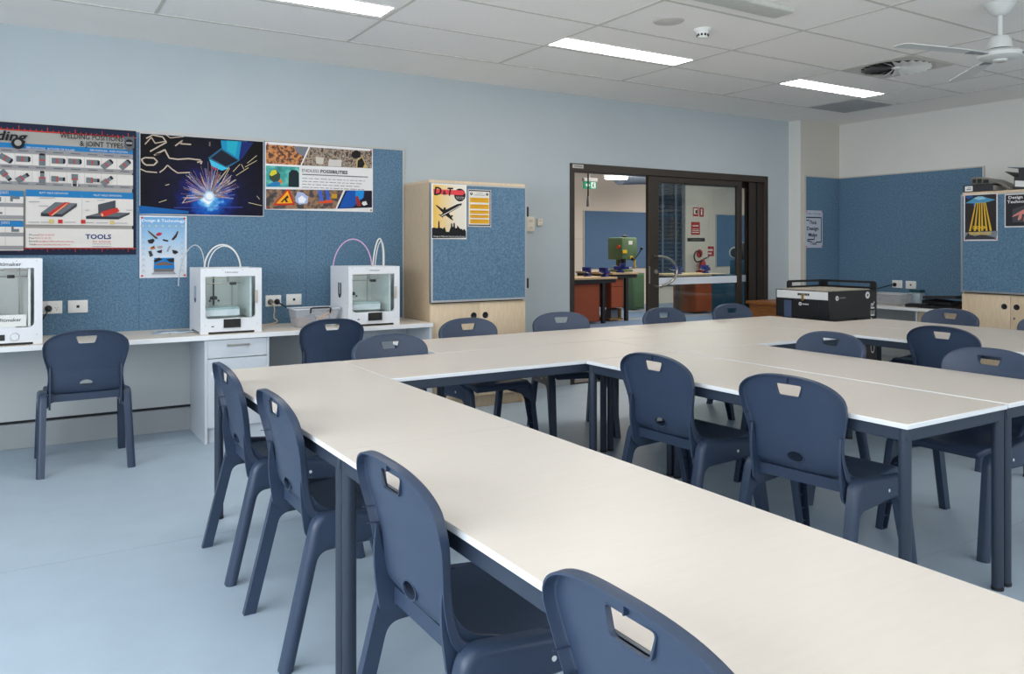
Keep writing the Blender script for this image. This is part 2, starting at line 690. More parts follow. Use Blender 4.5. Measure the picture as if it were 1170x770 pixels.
def build_chair(loc, label, group):
    t = thing('classroom_chair', (0, 0, 0), label, 'chair', group)
    me = chair_shell()
    ob = bpy.data.objects.new('shell', me)
    COL.objects.link(ob)
    md = ob.modifiers.new('s', 'SOLIDIFY')
    md.thickness = 0.0045
    md.offset = -1
    cutters = []
    for poly in (HANDLE, OVAL):
        c = B()
        c.prism(poly, (0, -0.5, 0), (1, 0, 0), (0, 0, 1), (0, 1, 0), 0.42, M_chair)
        co = c.build('cutter')
        cutters.append(co)
        bo = ob.modifiers.new('b', 'BOOLEAN')
        bo.operation = 'DIFFERENCE'
        bo.solver = 'EXACT'
        bo.object = co
    full = mesh_eval(ob)
    for o in [ob] + cutters:
        bpy.data.objects.remove(o)

    def half(which):
        bm = bmesh.new()
        bm.from_mesh(full)
        g = list(bm.verts) + list(bm.edges) + list(bm.faces)
        n = Vector((0, -0.72, 0.69))
        bmesh.ops.bisect_plane(bm, geom=g, plane_co=(0, -.172, .472), plane_no=n, clear_outer=(which == 'seat'), clear_inner=(which == 'back'))
        for f in bm.faces:
            f.smooth = True
        return bm
    bb = B()
    tb = half('back')
    bb.merge(tb, M_chair, True)
    # collars round the two openings, a stiffening fin over the handle, small ribs by the flanges
    for poly, ya, yb in ((HANDLE, -.2475, -.236), (OVAL, -.2000, -.189)):
        n = len(poly)
        cx = sum(p[0] for p in poly) / n
        cz = sum(p[1] for p in poly) / n
        tb = bmesh.new()
        rings = []
        for (gs, y) in ((0.0, yb), (0.0, ya), (0.004, ya), (0.004, yb)):
            ring = []
            for (px, pz) in poly:
                d = Vector((px - cx, pz - cz))
                q = d + d.normalized() * gs
                ring.append(tb.verts.new((cx + q.x, y, cz + q.y)))
            rings.append(ring)
        for a, c in zip(rings, rings[1:] + rings[:1]):
            for i in range(n):
                j = (i + 1) % n
                tb.faces.new((a[i], a[j], c[j], c[i]))
        bmesh.ops.recalc_face_normals(tb, faces=list(tb.faces))
        bb.merge(tb, M_chair, True)
    bb.box((-.0015, -.258, .808), (.0015, -.246, .829), M_chair)
    for sx in (-1,):
        for z, x, y in ((.665, .1985, -.217), (.625, .1885, -.209), (.585, .1830, -.202)):
            bb.box((sx * (x + .002), y - .020, z - .0008), (sx * (x + .006), y + .014, z + .0008), M_chair)
    bb.build('backrest', t)
    sb = B()
    sb.merge(half('seat'), M_chair, True)
    sb.build('seat', t)
    bpy.data.meshes.remove(full)
    bpy.data.meshes.remove(me)

    # side frames: an inverted U, round outside, hollow inside
    outl = [(-.292, 0), (-.250, 0), (-.164, .352), (.142, .358), (.243, 0), (.286, 0), (.214, .435), (-.178, .474)]
    poly = rounded_poly(outl, [0, 0, .035, .045, 0, 0, .05, .05], 6)
    for sx, hollow in ((-1, False), (-1, True), (1, False), (1, True)):
        if not hollow:
            sides = []
        tb = bmesh.new()
        xi, xo = .202, .246
        a = [tb.verts.new((sx * xi, p[0], p[1])) for p in poly]
        c = [tb.verts.new((sx * xo, p[0], p[1])) for p in poly]
        n = len(poly)
        fi = tb.faces.new(a)
        tb.faces.new(c[::-1])
        for i in range(n):
            j = (i + 1) % n
            tb.faces.new((a[i], c[i], c[j], a[j]))
        bmesh.ops.recalc_face_normals(tb, faces=list(tb.faces))
        tb.edges.ensure_lookup_table()
        oe = [e for e in tb.edges if all(abs(v.co.x - sx * xo) < 1e-5 for v in e.verts) and not all(v.co.z < 1e-5 for v in e.verts)]
        bmesh.ops.bevel(tb, geom=oe, offset=.0195, segments=5, affect='EDGES', profile=0.5, clamp_overlap=True)
        fi = [f for f in tb.faces if all(abs(v.co.x - sx * xi) < 1e-5 for v in f.verts)] if hollow else []
        if hollow:
          r = bmesh.ops.inset_region(tb, faces=fi, thickness=.006, depth=0)
          inner = [f for f in fi if f.is_valid]
          ex = bmesh.ops.extrude_face_region(tb, geom=inner)
          bmesh.ops.delete(tb, geom=inner, context='FACES_ONLY')
          for v in [g for g in ex['geom'] if isinstance(g, bmesh.types.BMVert)]:
            v.co.x += sx * .030
        for v in tb.verts:
            v.co.x += sx * (.47 - v.co.z) * .030
        bmesh.ops.recalc_face_normals(tb, faces=list(tb.faces))
        m2 = bpy.data.meshes.new('side')
        tb.to_mesh(m2)
        tb.free()
        sides.append(m2)
        if not hollow:
            continue

        def piece(planes, hollow=False):
            q = bmesh.new()
            q.from_mesh(sides[1] if hollow else sides[0])
            for co, no in planes:
                bmesh.ops.bisect_plane(q, geom=list(q.verts) + list(q.edges) + list(q.faces), plane_co=co, plane_no=no, clear_outer=True)
            return q
        pr = ((0, -.168, .345), (0, -.35, .94))       # cut across the rear leg
        pf = ((0, .150, .345), (0, .25, .97))         # cut across the front leg
        neg = lambda p: (p[0], tuple(-c_ for c_ in p[1]))
        mid = (0, -.03, 0)
        ls = B()
        ls.merge(piece([pr, (mid, (0, 1, 0))]), M_chair, True)
        ls.build('leg', t)
        ls = B()
        ls.merge(piece([pf, (mid, (0, -1, 0))], True), M_chair, True)
        for z in (.06, .12, .18, .24, .30):
            y = .262 - z * .27
            xx = sx * (.208 + (.47 - z) * .03)
            ls.box((xx, y - .014, z - .002), (xx + sx * .024, y + .014, z + .002), M_chair)
        ls.build('leg', t)
        # side panel = what neither leg took
        sp = B()
        q1 = piece([neg(pr), (mid, (0, 1, 0))])
        q2 = piece([neg(pf), (mid, (0, -1, 0))])
        sp.merge(q1, M_chair, True)
        sp.merge(q2, M_chair, True)
        sp.build('side_panel', t)
        xx = sx * (.246 + .07 * .03)
        B().cyl((xx - sx * .004, .045, .400), (xx + sx * .0012, .045, .400), .0065, M_cap, n=14).build('screw_cap', t, label='small white screw cap')
        for q_ in sides:
            bpy.data.meshes.remove(q_)
        # wing that carries the edge of the back down into the seat and the rear leg
        wing = rounded_poly([(-.2060, .622), (-.2020, .618), (-.186, .540), (-.145, .480), (-.060, .455), (-.080, .400), (-.150, .360), (-.196, .395), (-.211, .500), (-.2125, .560)],
                            [0, 0, .03, .03, 0, 0, .02, .02, .04, .02], 4)
        b = B()
        b.prism(wing, (sx * .1830, 0, 0), (0, 1, 0), (0, 0, 1), (sx, 0, 0), .0105, M_chair, smooth=True)
        b.build('wing', t)
    # panel between the rear legs under the back
    rp = rounded_poly([(-.225, .455), (-.225, .376), (-.200, .376), (-.180, .412), (.180, .412), (.200, .376), (.225, .376), (.225, .455)], [0, 0, .01, .03, .03, .01, 0, 0], 6)
    b = B()
    b.prism(rp, (0, -.158, 0), (1, 0, 0), (0, 0, 1), (0, 1, 0), .012, M_chair)
    b.build('rear_rail', t)
    t.location = loc
    return t


CHAIRS = [
    # x, y, heading (deg) of the way it faces, label, group
    (0.35, 5.565, 90, 'chair at the left wall bench, seen whole from behind beside the drawer cabinet', 'chairs at the wall bench'),
    (1.83, 5.50, 90, 'chair pulled up to the wall bench below the clear plastic tub', 'chairs at the wall bench'),
    (1.772, 3.892, -90, 'chair in the corner notch of the tables, closer than the chair below the tub', 'chairs of the far row'),
    (2.63, 4.55, -90, 'chair in front of the maple cupboard doors, behind the far table', 'chairs of the far row'),
    (3.40, 4.63, -106, 'slightly turned chair left of the doorway, behind the far table', 'chairs of the far row'),
    (4.43, 4.55, -90, 'chair in front of the sliding door handle, behind the far table', 'chairs of the far row'),
    (5.21, 4.555, -92, 'chair beside the brown wooden side table, last of the far row', 'chairs of the far row'),
    (2.73, 2.77, 3, 'chair at the middle pair of tables facing right, the farther of two seen from behind', 'chairs at the middle tables'),
    (2.75, 2.05, 7, 'chair at the middle pair of tables facing right, beside the free end leg', 'chairs at the middle tables'),
    (3.735, 2.91, 180, 'chair on the far side of the middle tables, below the front of the laser machine', 'chairs at the middle tables'),
    (3.735, 2.03, 180, 'chair on the far side of the middle tables, its seat visible under the table end', 'chairs at the middle tables'),
    (5.10, 2.77, 2, 'dark chair seen from behind at the inner side of the right row', 'chairs of the right row'),
    (6.03, 3.50, 180, 'chair in front of the right wall bench, at the outer side of the right row', 'chairs of the right row'),
    (6.03, 2.77, 180, 'chair cut by the right edge of the photo, in front of the right cupboard', 'chairs of the right row'),
    (0.985, 3.475, 0, 'chair at the far end of the near left row, beside the drawer cabinet', 'chairs of the near left row'),
    (0.985, 2.72, 0, 'second chair of the near left row, between two with its rear legs full in view', 'chairs of the near left row'),
    (0.985, 1.72, 0, 'large chair of the near left row just right of the table leg', 'chairs of the near left row'),
    (0.985, 0.87, 0, 'nearest chair, only its top back and handle showing at the bottom edge', 'chairs of the near left row'),
]
chair0 = None
for (x, y, hd, lab, grp) in CHAIRS:
    if chair0 is None:
        chair0 = build_chair((x, y, 0), lab, grp)
        c = chair0
    else:
        c = dup(chair0)
        c['label'] = lab
        c['group'] = grp
    c.location = (x, y, 0)
    c.rotation_euler = (0, 0, math.radians(hd - 90))

# ================================================================ LEFT WALL: PINBOARD, BENCH, CUPBOARD
# big pinboard fixed to the wall above the bench
PBX0, PBX1, PBZ0, PBZ1 = -1.9, 2.78, 0.735, 2.158
t = thing('pinboard', (0.44, YW, PBZ0), 'long blue fabric pinboard above the bench on the left wall', 'pinboard')
B().box((PBX0, YW - 0.012, PBZ0), (PBX1 - 0.012, YW - 0.001, PBZ1 - 0.012), M_pin).build('fabric_panel', t)
b = B()
b.box((PBX0, YW - 0.016, PBZ1 - 0.014), (PBX1, YW - 0.001, PBZ1), M_alum)
b.box((PBX1 - 0.014, YW - 0.016, PBZ0), (PBX1, YW - 0.001, PBZ1 - 0.014), M_alum)
b.build('edge_trim', t)
b = B()
for x in (0.735, 1.62 + 0.32):
    b.box((x - 0.0012, YW - 0.0126, PBZ0), (x + 0.0012, YW - 0.0118, PBZ1 - 0.014), mat('panel_joint', C(48, 80, 116), 0.9))
b.build('panel_joint', t)

# bench along the left wall
BF, BT, BX1 = 5.60, 0.735, 2.765
b = B()
b.box((X0 + 0.005, BF, BT - 0.033), (BX1, YW - 0.002, BT - 0.0015), M_edge, 0.002, 1)
b.box((X0 + 0.006, BF + 0.002, BT - 0.003), (BX1 - 0.002, YW - 0.003, BT), M_bench)
tag(b.build('bench_worktop', org=(0.2, 5.9, BT)), 'long pale worktop along the left wall under the blue pinboard', 'worktop')
# panel behind the knee space with its dark gap and skirting
b = B()
b.box((X0, 6.15, 0.185), (BX1, YW, BT - 0.034), M_cabgrey)
b.box((X0, 6.17, 0.165), (BX1, YW, 0.185), M_dark)
struct(b, 'trim_4')
b = B()
b.box((X0, 6.145, 0), (BX1, YW, 0.165), M_skirt, 0.003, 1)
struct(b, 'baseboard_left')
b = B()
b.box((3.70, YW - 0.012, 0), (DX0 - 0.002, YW, 0.14), M_skirt)
b.box((DX1 + 0.002, YW - 0.012, 0), (7.70, YW, 0.14), M_skirt)
struct(b, 'baseboard_far')

# drawer cabinet under the bench
DCX0, DCX1 = 1.07, 1.50
t = thing('drawer_cabinet', (1.285, 5.9, 0), 'white drawer and door cabinet under the bench below the middle printer', 'cabinet')
b = B()
b.box((DCX0, BF + 0.025, 0), (DCX0 + 0.018, 6.143, BT - 0.034), M_cab, 0.001, 1)
b.box((DCX1 - 0.018, BF + 0.025, 0), (DCX1, 6.143, BT - 0.034), M_cab, 0.001, 1)
b.box((DCX0 + 0.018, BF + 0.04, 0.10), (DCX1 - 0.018, 6.143, 0.118), M_cab)
b.box((DCX0 + 0.018, 6.12, 0.10), (DCX1 - 0.018, 6.143, BT - 0.034), M_cab)
b.build('body', t)
B().box((DCX0 + 0.018, BF + 0.055, 0), (DCX1 - 0.018, BF + 0.07, 0.10), M_cab).build('kickboard', t)
d = B().box((DCX0 + 0.019, BF + 0.022, 0.575), (DCX1 - 0.019, BF + 0.040, BT - 0.037), M_cab, 0.0015, 1).build('drawer', t)


def bar_handle(parent, x0, x1, y, z):
    b = B()
    b.box((x0, y - 0.030, z - 0.007), (x1, y - 0.022, z + 0.007), M_steel, 0.002, 1)
    for x in (x0 + 0.012, x1 - 0.012):
        b.box((x - 0.006, y - 0.024, z - 0.006), (x + 0.006, y, z + 0.006), M_steel)
    b.build('handle', parent)


bar_handle(d, 1.21, 1.36, BF + 0.022, 0.660)
d = B().box((DCX0 + 0.019, BF + 0.022, 0.105), (DCX1 - 0.019, BF + 0.040, 0.570), M_cab, 0.0015, 1).build('door', t)
# end panel carrying the right end of the bench
b = B()
b.box((BX1 - 0.022, BF + 0.02, 0), (BX1 - 0.002, 6.143, BT - 0.034), M_cab, 0.001, 1)
b.box((2.20, 6.05, 0.35), (BX1 - 0.022, 6.07, BT - 0.034), M_cab, 0.001, 1)
tag(b.build('end_panel', org=(BX1 - 0.012, 5.87, 0)), 'white end panel carrying the bench beside the maple cupboard', 'panel')


def cupboard(name, o, r, n, w, depth, label, hinges, maple_side):
    """tall maple cupboard; o = front bottom left corner, r = right, n = out of the front"""
    o, r, n = Vector(o), Vector(r), Vector(n)
    up = Vector((0, 0, 1))
    Hc, ZB = 1.865, 0.885
    t = thing(name, o + r * (w / 2) - n * (depth / 2), label, 'cupboard')
    hx, hn, hu = r * 0.5, n * 0.5, up * 0.5

    def slab(b, x0, x1, d0, d1, z0, z1, m, bev=0.0):
        b.obox(o + r * ((x0 + x1) / 2) - n * ((d0 + d1) / 2) + up * ((z0 + z1) / 2), r * ((x1 - x0) / 2), n * ((d1 - d0) / 2), up * ((z1 - z0) / 2), m, bev)
        return b
    b = B()
    slab(b, 0, 0.018, 0.02, depth, 0.0, Hc - 0.02, M_maple_end)
    slab(b, w - 0.018, w, 0.02, depth, 0.0, Hc - 0.02, M_maple_end)
    slab(b, 0, w, 0.012, depth, Hc - 0.02, Hc, M_maple)
    slab(b, 0.018, w - 0.018, depth - 0.01, depth, 0.1, Hc - 0.02, M_maple)
    slab(b, 0.018, w - 0.018, 0.03, depth - 0.01, 0.1, 0.118, M_maple)
    slab(b, 0.018, w - 0.018, 0.03, depth - 0.01, ZB - 0.03, ZB - 0.012, M_maple)
    b.build('body', t)
    slab(B(), 0.018, w - 0.018, 0.05, 0.066, 0, 0.1, M_maple_end).build('kickboard', t)
    for k in (0, 1):
        xa = 0.002 if k == 0 else w / 2 + 0.0015
        xb = w / 2 - 0.0015 if k == 0 else w - 0.002
        d = slab(B(), xa, xb, 0.0, 0.018, 0.103, ZB - 0.018, M_maple, 0.001).build('door', t)
        hxp = w / 2 - 0.055 if k == 0 else w / 2 + 0.055
        c = o + r * hxp + up * 0.765
        hb = B()
        hb.lathe([(0.027, -0.004), (0.027, 0.002), (0.0235, 0.003), (0.021, 0.0016), (0.0, 0.0012)], c, M_black, 28, n)
        hb.build('finger_pull', d, label='round black finger pull')
        if hinges is None and k == 1:
            kb = B()
            kb.cyl(o + r * (w / 2 + 0.035) + up * 0.66, o + r * (w / 2 + 0.035) + up * 0.66 + n * 0.006, 0.009, M_steel, n=14)
            kb.build('lock', d)
    # pinboard panel that closes the upper half
    p = slab(B(), 0.016, w - 0.016, -0.014, 0.010, ZB + 0.014, Hc - 0.034, M_pin).build('pinboard_panel', t)
    b = B()
    f = 0.016
    slab(b, 0, w, -0.018, 0.011, ZB, ZB + f, M_alu)
    slab(b, 0, w, -0.018, 0.011, Hc - 0.022 - f, Hc - 0.022, M_alum)
    slab(b, 0, f, -0.018, 0.011, ZB + f, Hc - 0.022 - f, M_alu)
    slab(b, w - f, w, -0.018, 0.011, ZB + f, Hc - 0.022 - f, M_alu)
    b.build('aluminium_frame', p)
    if hinges:
        for z in hinges:
            hb = B()
            slab(hb, w + 0.001, w + 0.022, -0.018, 0.02, z - 0.042, z + 0.042, M_black, 0.003)
            hb.build('hinge', t, label='black hinge')
    return t


cupboard('tall_cupboard', (2.785, 5.70, 0), (1, 0, 0), (0, -1, 0), 0.905, 0.495, 'tall maple cupboard with blue pinboard front, right of the bench on the left wall', (1.63, 1.02), True)
cupboard('tall_cupboard', (7.92, 4.305, 0), (0, -1, 0), (-1, 0, 0), 0.905, 0.495, 'tall maple cupboard with blue pinboard front against the right wall', None, False)

# ================================================================ POSTERS
class Poster:
    def __init__(s, o, r, n, w, h, base):
        """o = top left corner on the wall, r = right, n = outwards"""
        s.o, s.r, s.n, s.up = Vector(o), Vector(r), Vector(n), Vector((0, 0, 1))
        s.w, s.h = w, h
        s.b = B()
        s.k = 0
        s.b.obox(s.o + s.r * (w / 2) - s.up * (h / 2) + s.n * 0.001, s.r * (w / 2), s.n * 0.001, s.up * (h / 2), base)

    def p(s, x, y):
        """x right, y down from the top left corner, in fractions of the sheet"""
        return s.o + s.r * (x * s.w) - s.up * (y * s.h) + s.n * (0.0022 + 0.00012 * s.k)

    def poly(s, pts, m):
        s.k += 1
        s.b.face([s.p(*q) for q in pts], m)

    def rect(s, x0, y0, x1, y1, m):
        s.poly([(x0, y0), (x0, y1), (x1, y1), (x1, y0)], m)

    def disc(s, x, y, rx, m, n=24, ry=None):
        ry = ry if ry else rx * s.w / s.h
        s.poly([(x + rx * math.cos(2 * PI * k / n), y - ry * math.sin(2 * PI * k / n)) for k in range(n)], m)

    def line(s, pts, wd, m):
        """polyline, width in metres"""
        s.k += 1
        for (xa, ya), (xb, yb) in zip(pts, pts[1:]):
            dx, dy = (xb - xa) * s.w, (yb - ya) * s.h
            L = math.hypot(dx, dy) or 1
            nx, ny = -dy / L * wd / 2 / s.w, dx / L * wd / 2 / s.h
            s.b.face([s.p(xa + nx, ya + ny), s.p(xa - nx, ya - ny), s.p(xb - nx, yb - ny), s.p(xb + nx, yb + ny)], m)

    def text(s, string, x, y, capfrac, m, width=None, bold=0.0, shear=0.0, center=False):
        """x, y = left end of baseline; capfrac = cap height as a fraction of the sheet height"""
        s.k += 1
        hgt = capfrac * s.h
        put_text(s.b, string, s.p(x, y), s.r, s.up, hgt, m, width * s.w if width else None, bold, shear)

    def lines_of_text(s, x0, x1, y, n, dy, m, wd=0.004):
        for k in range(n):
            xe = x1 - (rnd.random() * 0.12 * (x1 - x0))
            x = x0
            while x < xe:
                L = (0.02 + 0.05 * rnd.random()) * (x1 - x0) * 1.6
                s.line([(x, y + k * dy), (min(x + L, xe), y + k * dy)], wd, m)
                x += L + 0.012 * (x1 - x0) * 1.6
                s.k -= 1

    def build(s, name, label, group='posters', cat='poster'):
        o = s.b.build(name, org=s.o + s.r * (s.w / 2) - s.up * (s.h / 2))
        return tag(o, label, cat, group)

    def pins(s, parent, m, pts, r=0.008):
        for x, y in pts:
            c = s.p(x, y)
            b = B()
            b.lathe([(r, 0), (r, 0.004), (r * 0.7, 0.007), (0, 0.0075)], c - s.n * 0.001, m, 14, s.n)
            b.build('pin', parent, label='red round pin')


K = lambda r, g, b_: mat('print_%d_%d_%d' % (r, g, b_), C(r, g, b_), 0.55, spec=0.2)
INK, INKG, PAPER, PRED = K(28, 28, 32), K(96, 98, 104), K(214, 208, 202), K(196, 52, 44)


def photo_mat(name, cols, scale, pos=None, kind='NOISE', stretch=(1, 1, 1), detail=6, rough=0.35):
    m = bpy.data.materials.new(name)
    m.use_nodes = True
    nt = m.node_tree
    b = nt.nodes['Principled BSDF']
    b.inputs['Roughness'].default_value = rough
    tc = nt.nodes.new('ShaderNodeTexCoord')
    mp = nt.nodes.new('ShaderNodeMapping')
    mp.inputs['Scale'].default_value = stretch
    nt.links.new(tc.outputs['Object'], mp.inputs['Vector'])
    if kind == 'NOISE':
        nz = nt.nodes.new('ShaderNodeTexNoise')
        nz.inputs['Scale'].default_value = scale
        nz.inputs['Detail'].default_value = detail
        out = nz.outputs['Fac']
    else:
        nz = nt.nodes.new('ShaderNodeTexVoronoi')
        nz.inputs['Scale'].default_value = scale
        sep = nt.nodes.new('ShaderNodeSeparateColor')
        out = None
    nt.links.new(mp.outputs['Vector'], nz.inputs['Vector'])
    if out is None:
        nt.links.new(nz.outputs['Color'], sep.inputs['Color'])
        out = sep.outputs[0]
    cr = nt.nodes.new('ShaderNodeValToRGB')
    el = cr.color_ramp.elements
    n = len(cols)
    pos = pos or [0.3 + 0.4 * i / (n - 1) for i in range(n)]
    while len(el) < n:
        el.new(0.5)
    for i in range(n):
        el[i].position = pos[i]
        el[i].color = C(*cols[i])
    nt.links.new(out, cr.inputs['Fac'])
    nt.links.new(cr.outputs['Color'], b.inputs['Base Color'])
    return m


RX, NY = (1, 0, 0), (0, -1, 0)
PY = YW - 0.0165                        # face of the pinboard trim: posters lie just in front of it

# ---- welding positions chart
px0, px1, pz1, pz0 = -0.98, 0.715, 2.150, 1.276
W = Poster((px0, PY, pz1), RX, NY, px1 - px0, pz1 - pz0, K(30, 36, 60))
WX = lambda m_: (m_ - px0) / (px1 - px0)      # wall metre -> fraction


def WU(u, v):
    q = at(u, v, Y=YW)
    return ((q.x - px0) / (px1 - px0), (pz1 - q.z) / (pz1 - pz0))


c7 = lambda x, y: WU(x / 7.3125, 140 + y / 7.3125)
c8 = lambda x, y: WU(x / 7.3125, 210 + y / 7.3125)
GREY, LGREY, BLUE, TUBE, SALM = K(168, 164, 158), K(222, 216, 210), K(36, 122, 180), K(112, 118, 122), K(206, 62, 44)
BAR = K(150, 148, 150)
W.rect(0.012, 0.062, 0.985, 0.945, GREY)
W.rect(0.0, 0.052, 1.0, 0.060, SALM)
W.rect(0.0, 0.947, 1.0, 0.954, SALM)
for k in range(52):
    x = 0.005 + k * 0.0193
    hh = 0.035 if k % 5 == 0 else 0.016
    W.line([(x, 0.056 - hh), (x, 0.056)], 0.004, SALM)
    W.k -= 1
    W.line([(x, 0.950), (x, 0.950 + hh * 0.8)], 0.004, SALM)
    W.k -= 1
W.k += 1
xr = c7(1108, 300)[0]
yb0, yb1 = c7(600, 212)[1], c7(600, 248)[1]
W.rect(0.012, yb0 - 0.01, xr, yb1 - 0.006, BLUE)
# two rows of picture cells
cellx = [c7(x, 300)[0] for x in (-700, -560, -420, -280, -130, -10, 125, 270, 415, 560, 705, 845, 975, 1108)]
for (ya, yb) in ((c7(600, 285)[1], c7(600, 375)[1]), (c7(600, 420)[1], c7(600, 510)[1])):
    W.rect(0.012, ya, xr, yb, LGREY)
    W.rect(0.012, yb + 0.002, xr, yb + 0.028, BAR)
    for x in cellx:
        W.line([(x, ya), (x, yb)], 0.002, GREY)
        W.k -= 1
    W.k += 1
W.rect(0.012, yb1 - 0.004, xr, c7(600, 283)[1] - 0.004, BAR)
for k, x in enumerate(cellx[:-1]):
    xm = (x + cellx[k + 1]) / 2
    for y in (c7(600, 262)[1], c7(600, 392)[1], c7(600, 527)[1]):
        W.line([(xm - 0.018, y), (xm + 0.016, y)], 0.006, INKG)
        W.k -= 1
W.k += 1


def tube_icon(cx, cy, ang, L=0.044, tw=0.044, two=False):
    """small drawing of a welded pipe, red at the joint"""
    a = math.radians(ang)
    asp = (px1 - px0) / (pz1 - pz0)

    def q(l, t_):
        dx, dy = l * math.cos(a) - t_ / asp * math.sin(a) * 1.0, l * math.sin(a) * asp + t_ * math.cos(a)
        return (cx + dx, cy - dy)
    W.poly([q(-L / 2, -tw / 2), q(L / 2, -tw / 2), q(L / 2, tw / 2), q(-L / 2, tw / 2)], TUBE)
    W.poly([q(L / 2 - 0.004, -tw / 2), q(L / 2 + 0.004, -tw / 3), q(L / 2 + 0.004, tw / 3), q(L / 2 - 0.004, tw / 2)], INK)
    W.poly([q(-0.003, -tw / 2), q(0.001, -tw / 2), q(0.001, tw / 2), q(-0.003, tw / 2)], PRED)
    if two:
        W.poly([q(0.003, -tw / 2), q(L / 2 + 0.006, -tw / 2), q(L / 2 + 0.006, -tw / 3), q(0.003, -tw / 3)], LGREY)
        W.poly([q(0.003, tw / 2), q(L / 2 + 0.006, tw / 2), q(L / 2 + 0.006, tw / 3), q(0.003, tw / 3)], LGREY)


for (x, y, an) in ((45, 300, -30), (190, 307, 0), (352, 315, 90), (483, 323, 0), (620, 328, 0), (772, 338, 0), (890, 353, 40), (1040, 357, 45), (-80, 295, 0), (-220, 290, 0), (-360, 285, 90), (-490, 280, 30)):
    q = c7(x, y)
    tube_icon(q[0], q[1], an)
for (x, y, an) in ((45, 440, -50), (185, 465, 35), (352, 463, 90), (480, 474, 0), (622, 478, -90), (768, 485, 0), (890, 490, 40), (-80, 440, 0), (-220, 436, 30), (-360, 430, 90)):
    q = c7(x, y)
    tube_icon(q[0], q[1], an, two=True)
W.text('WELDING POSITIONS', c7(500, 135)[0], c7(760, 148)[1], 0.041, INK, c7(1024, 150)[0] - c7(500, 135)[0], 0.008)
W.text('& JOINT TYPES', c7(665, 190)[0], c7(850, 210)[1], 0.041, INK, c7(1024, 150)[0] - c7(665, 135)[0], 0.008)
W.text('Welding', c7(-330, 150)[0], c7(0, 148)[1], 0.070, INK, c7(215, 150)[0] - c7(-330, 150)[0], 0.02, 0.25)
q = c7(150, 178)
W.disc(q[0], q[1], 0.022, INK)
W.disc(q[0], q[1] - 0.004, 0.012, GREY)
q = c7(1075, 180)
W.poly([(q[0] - 0.019, q[1] - 0.055), (q[0] + 0.019, q[1] - 0.055), (q[0] + 0.019, q[1] + 0.03), (q[0], q[1] + 0.065), (q[0] - 0.019, q[1] + 0.03)], INKG)
W.disc(q[0], q[1] - 0.005, 0.015, INK)
W.rect(q[0] - 0.012, q[1] - 0.012, q[0] + 0.012, q[1] + 0.004, BAR)
W.text('PIPE POSITIONS - ROTATED OR ROLLED', c7(220, 215)[0], c7(420, 233)[1], 0.016, LGREY, c7(620, 0)[0] - c7(220, 0)[0])
W.text('PIPE POSITIONS - FIXED POSITION', c7(750, 0)[0], c7(900, 252)[1], 0.016, LGREY, c7(1060, 0)[0] - c7(750, 0)[0])
# lower half: left joint tables, two weld drawings, address panel
yA, yB = c8(600, 66)[1], c8(600, 345)[1]
xl, xm = c8(215, 200)[0], c8(195, 200)[0]
W.rect(xl, yA, xr, yB, LGREY)
W.rect(xl, yA - 0.004, xr, yA + 0.048, BLUE)
W.text('BUTT WELD DEFINITION', c8(330, 0)[0], c8(450, 84)[1] + 0.003, 0.014, LGREY, c8(565, 0)[0] - c8(330, 0)[0])
W.text('FILLET WELD DEFINITION', c8(780, 0)[0], c8(900, 104)[1] + 0.003, 0.014, LGREY, c8(1012, 0)[0] - c8(780, 0)[0])
W.line([c8(683, 100), c8(683, 345)], 0.002, GREY)
xa = 0.012
for (ya, bars) in ((c8(100, 66)[1], (c8(100, 180)[1], c8(100, 283)[1])), (c8(100, 318)[1], (c8(100, 425)[1], c8(100, 535)[1]))):
    W.rect(xa, ya - 0.004, xm, bars[1] + 0.02, LGREY)
    W.rect(xa, ya - 0.006, xm, ya + 0.038, BLUE)
    for y in bars:
        W.rect(xa, y - 0.016, xm, y + 0.014, BAR)
    for x in (-260, -110, 45):
        W.line([(c8(x, 0)[0], ya + 0.04), (c8(x, 0)[0], bars[1])], 0.002, GREY)
W.text('JOINTS', c8(0, 0)[0], c8(40, 75)[1] + 0.01, 0.02, LGREY, 0.028)
W.text('JOINTS', c8(10, 0)[0], c8(40, 325)[1] + 0.01, 0.02, LGREY, 0.028)
for (x0, y0, x1, y1) in ((85, 100, 108, 150), (85, 108, 165, 130), (-70, 110, 10, 150), (95, 352, 115, 400), (95, 378, 160, 402), (-60, 235, 20, 255)):
    a, c_ = c8(x0, y0), c8(x1, y1)
    W.rect(a[0], a[1], c_[0], c_[1], TUBE)
P8 = lambda pts, m: W.poly([c8(*q) for q in pts], m)
P8([(340, 245), (460, 155), (640, 165), (515, 255)], K(104, 110, 116))
P8([(340, 245), (515, 255), (515, 278), (340, 272)], K(52, 54, 60))
P8([(515, 255), (640, 165), (640, 190), (515, 278)], K(66, 68, 74))
P8([(400, 248), (540, 155), (585, 160), (440, 265), (420, 278)], PRED)
P8([(425, 262), (555, 165), (566, 166), (438, 268)], K(222, 160, 120))
P8([(715, 272), (860, 235), (1075, 245), (985, 280)], K(96, 100, 106))
P8([(715, 270), (985, 278), (985, 299), (715, 294)], K(52, 54, 60))
P8([(985, 278), (1078, 240), (1078, 256), (985, 299)], K(64, 66, 72))
P8([(815, 175), (960, 140), (960, 215), (818, 255)], K(72, 74, 80))
P8([(832, 250), (850, 232), (975, 200), (995, 232), (862, 278), (842, 272)], PRED)
P8([(838, 252), (852, 246), (862, 270), (846, 274)], K(226, 170, 130))
for (x, y, m) in ((428, 316, K(214, 188, 120)), (502, 317, PRED), (692, 319, PRED), (932, 325, K(214, 188, 120))):
    a = c8(x, y)
    W.rect(a[0] - 0.008, a[1] - 0.016, a[0] + 0.008, a[1] + 0.014, m)
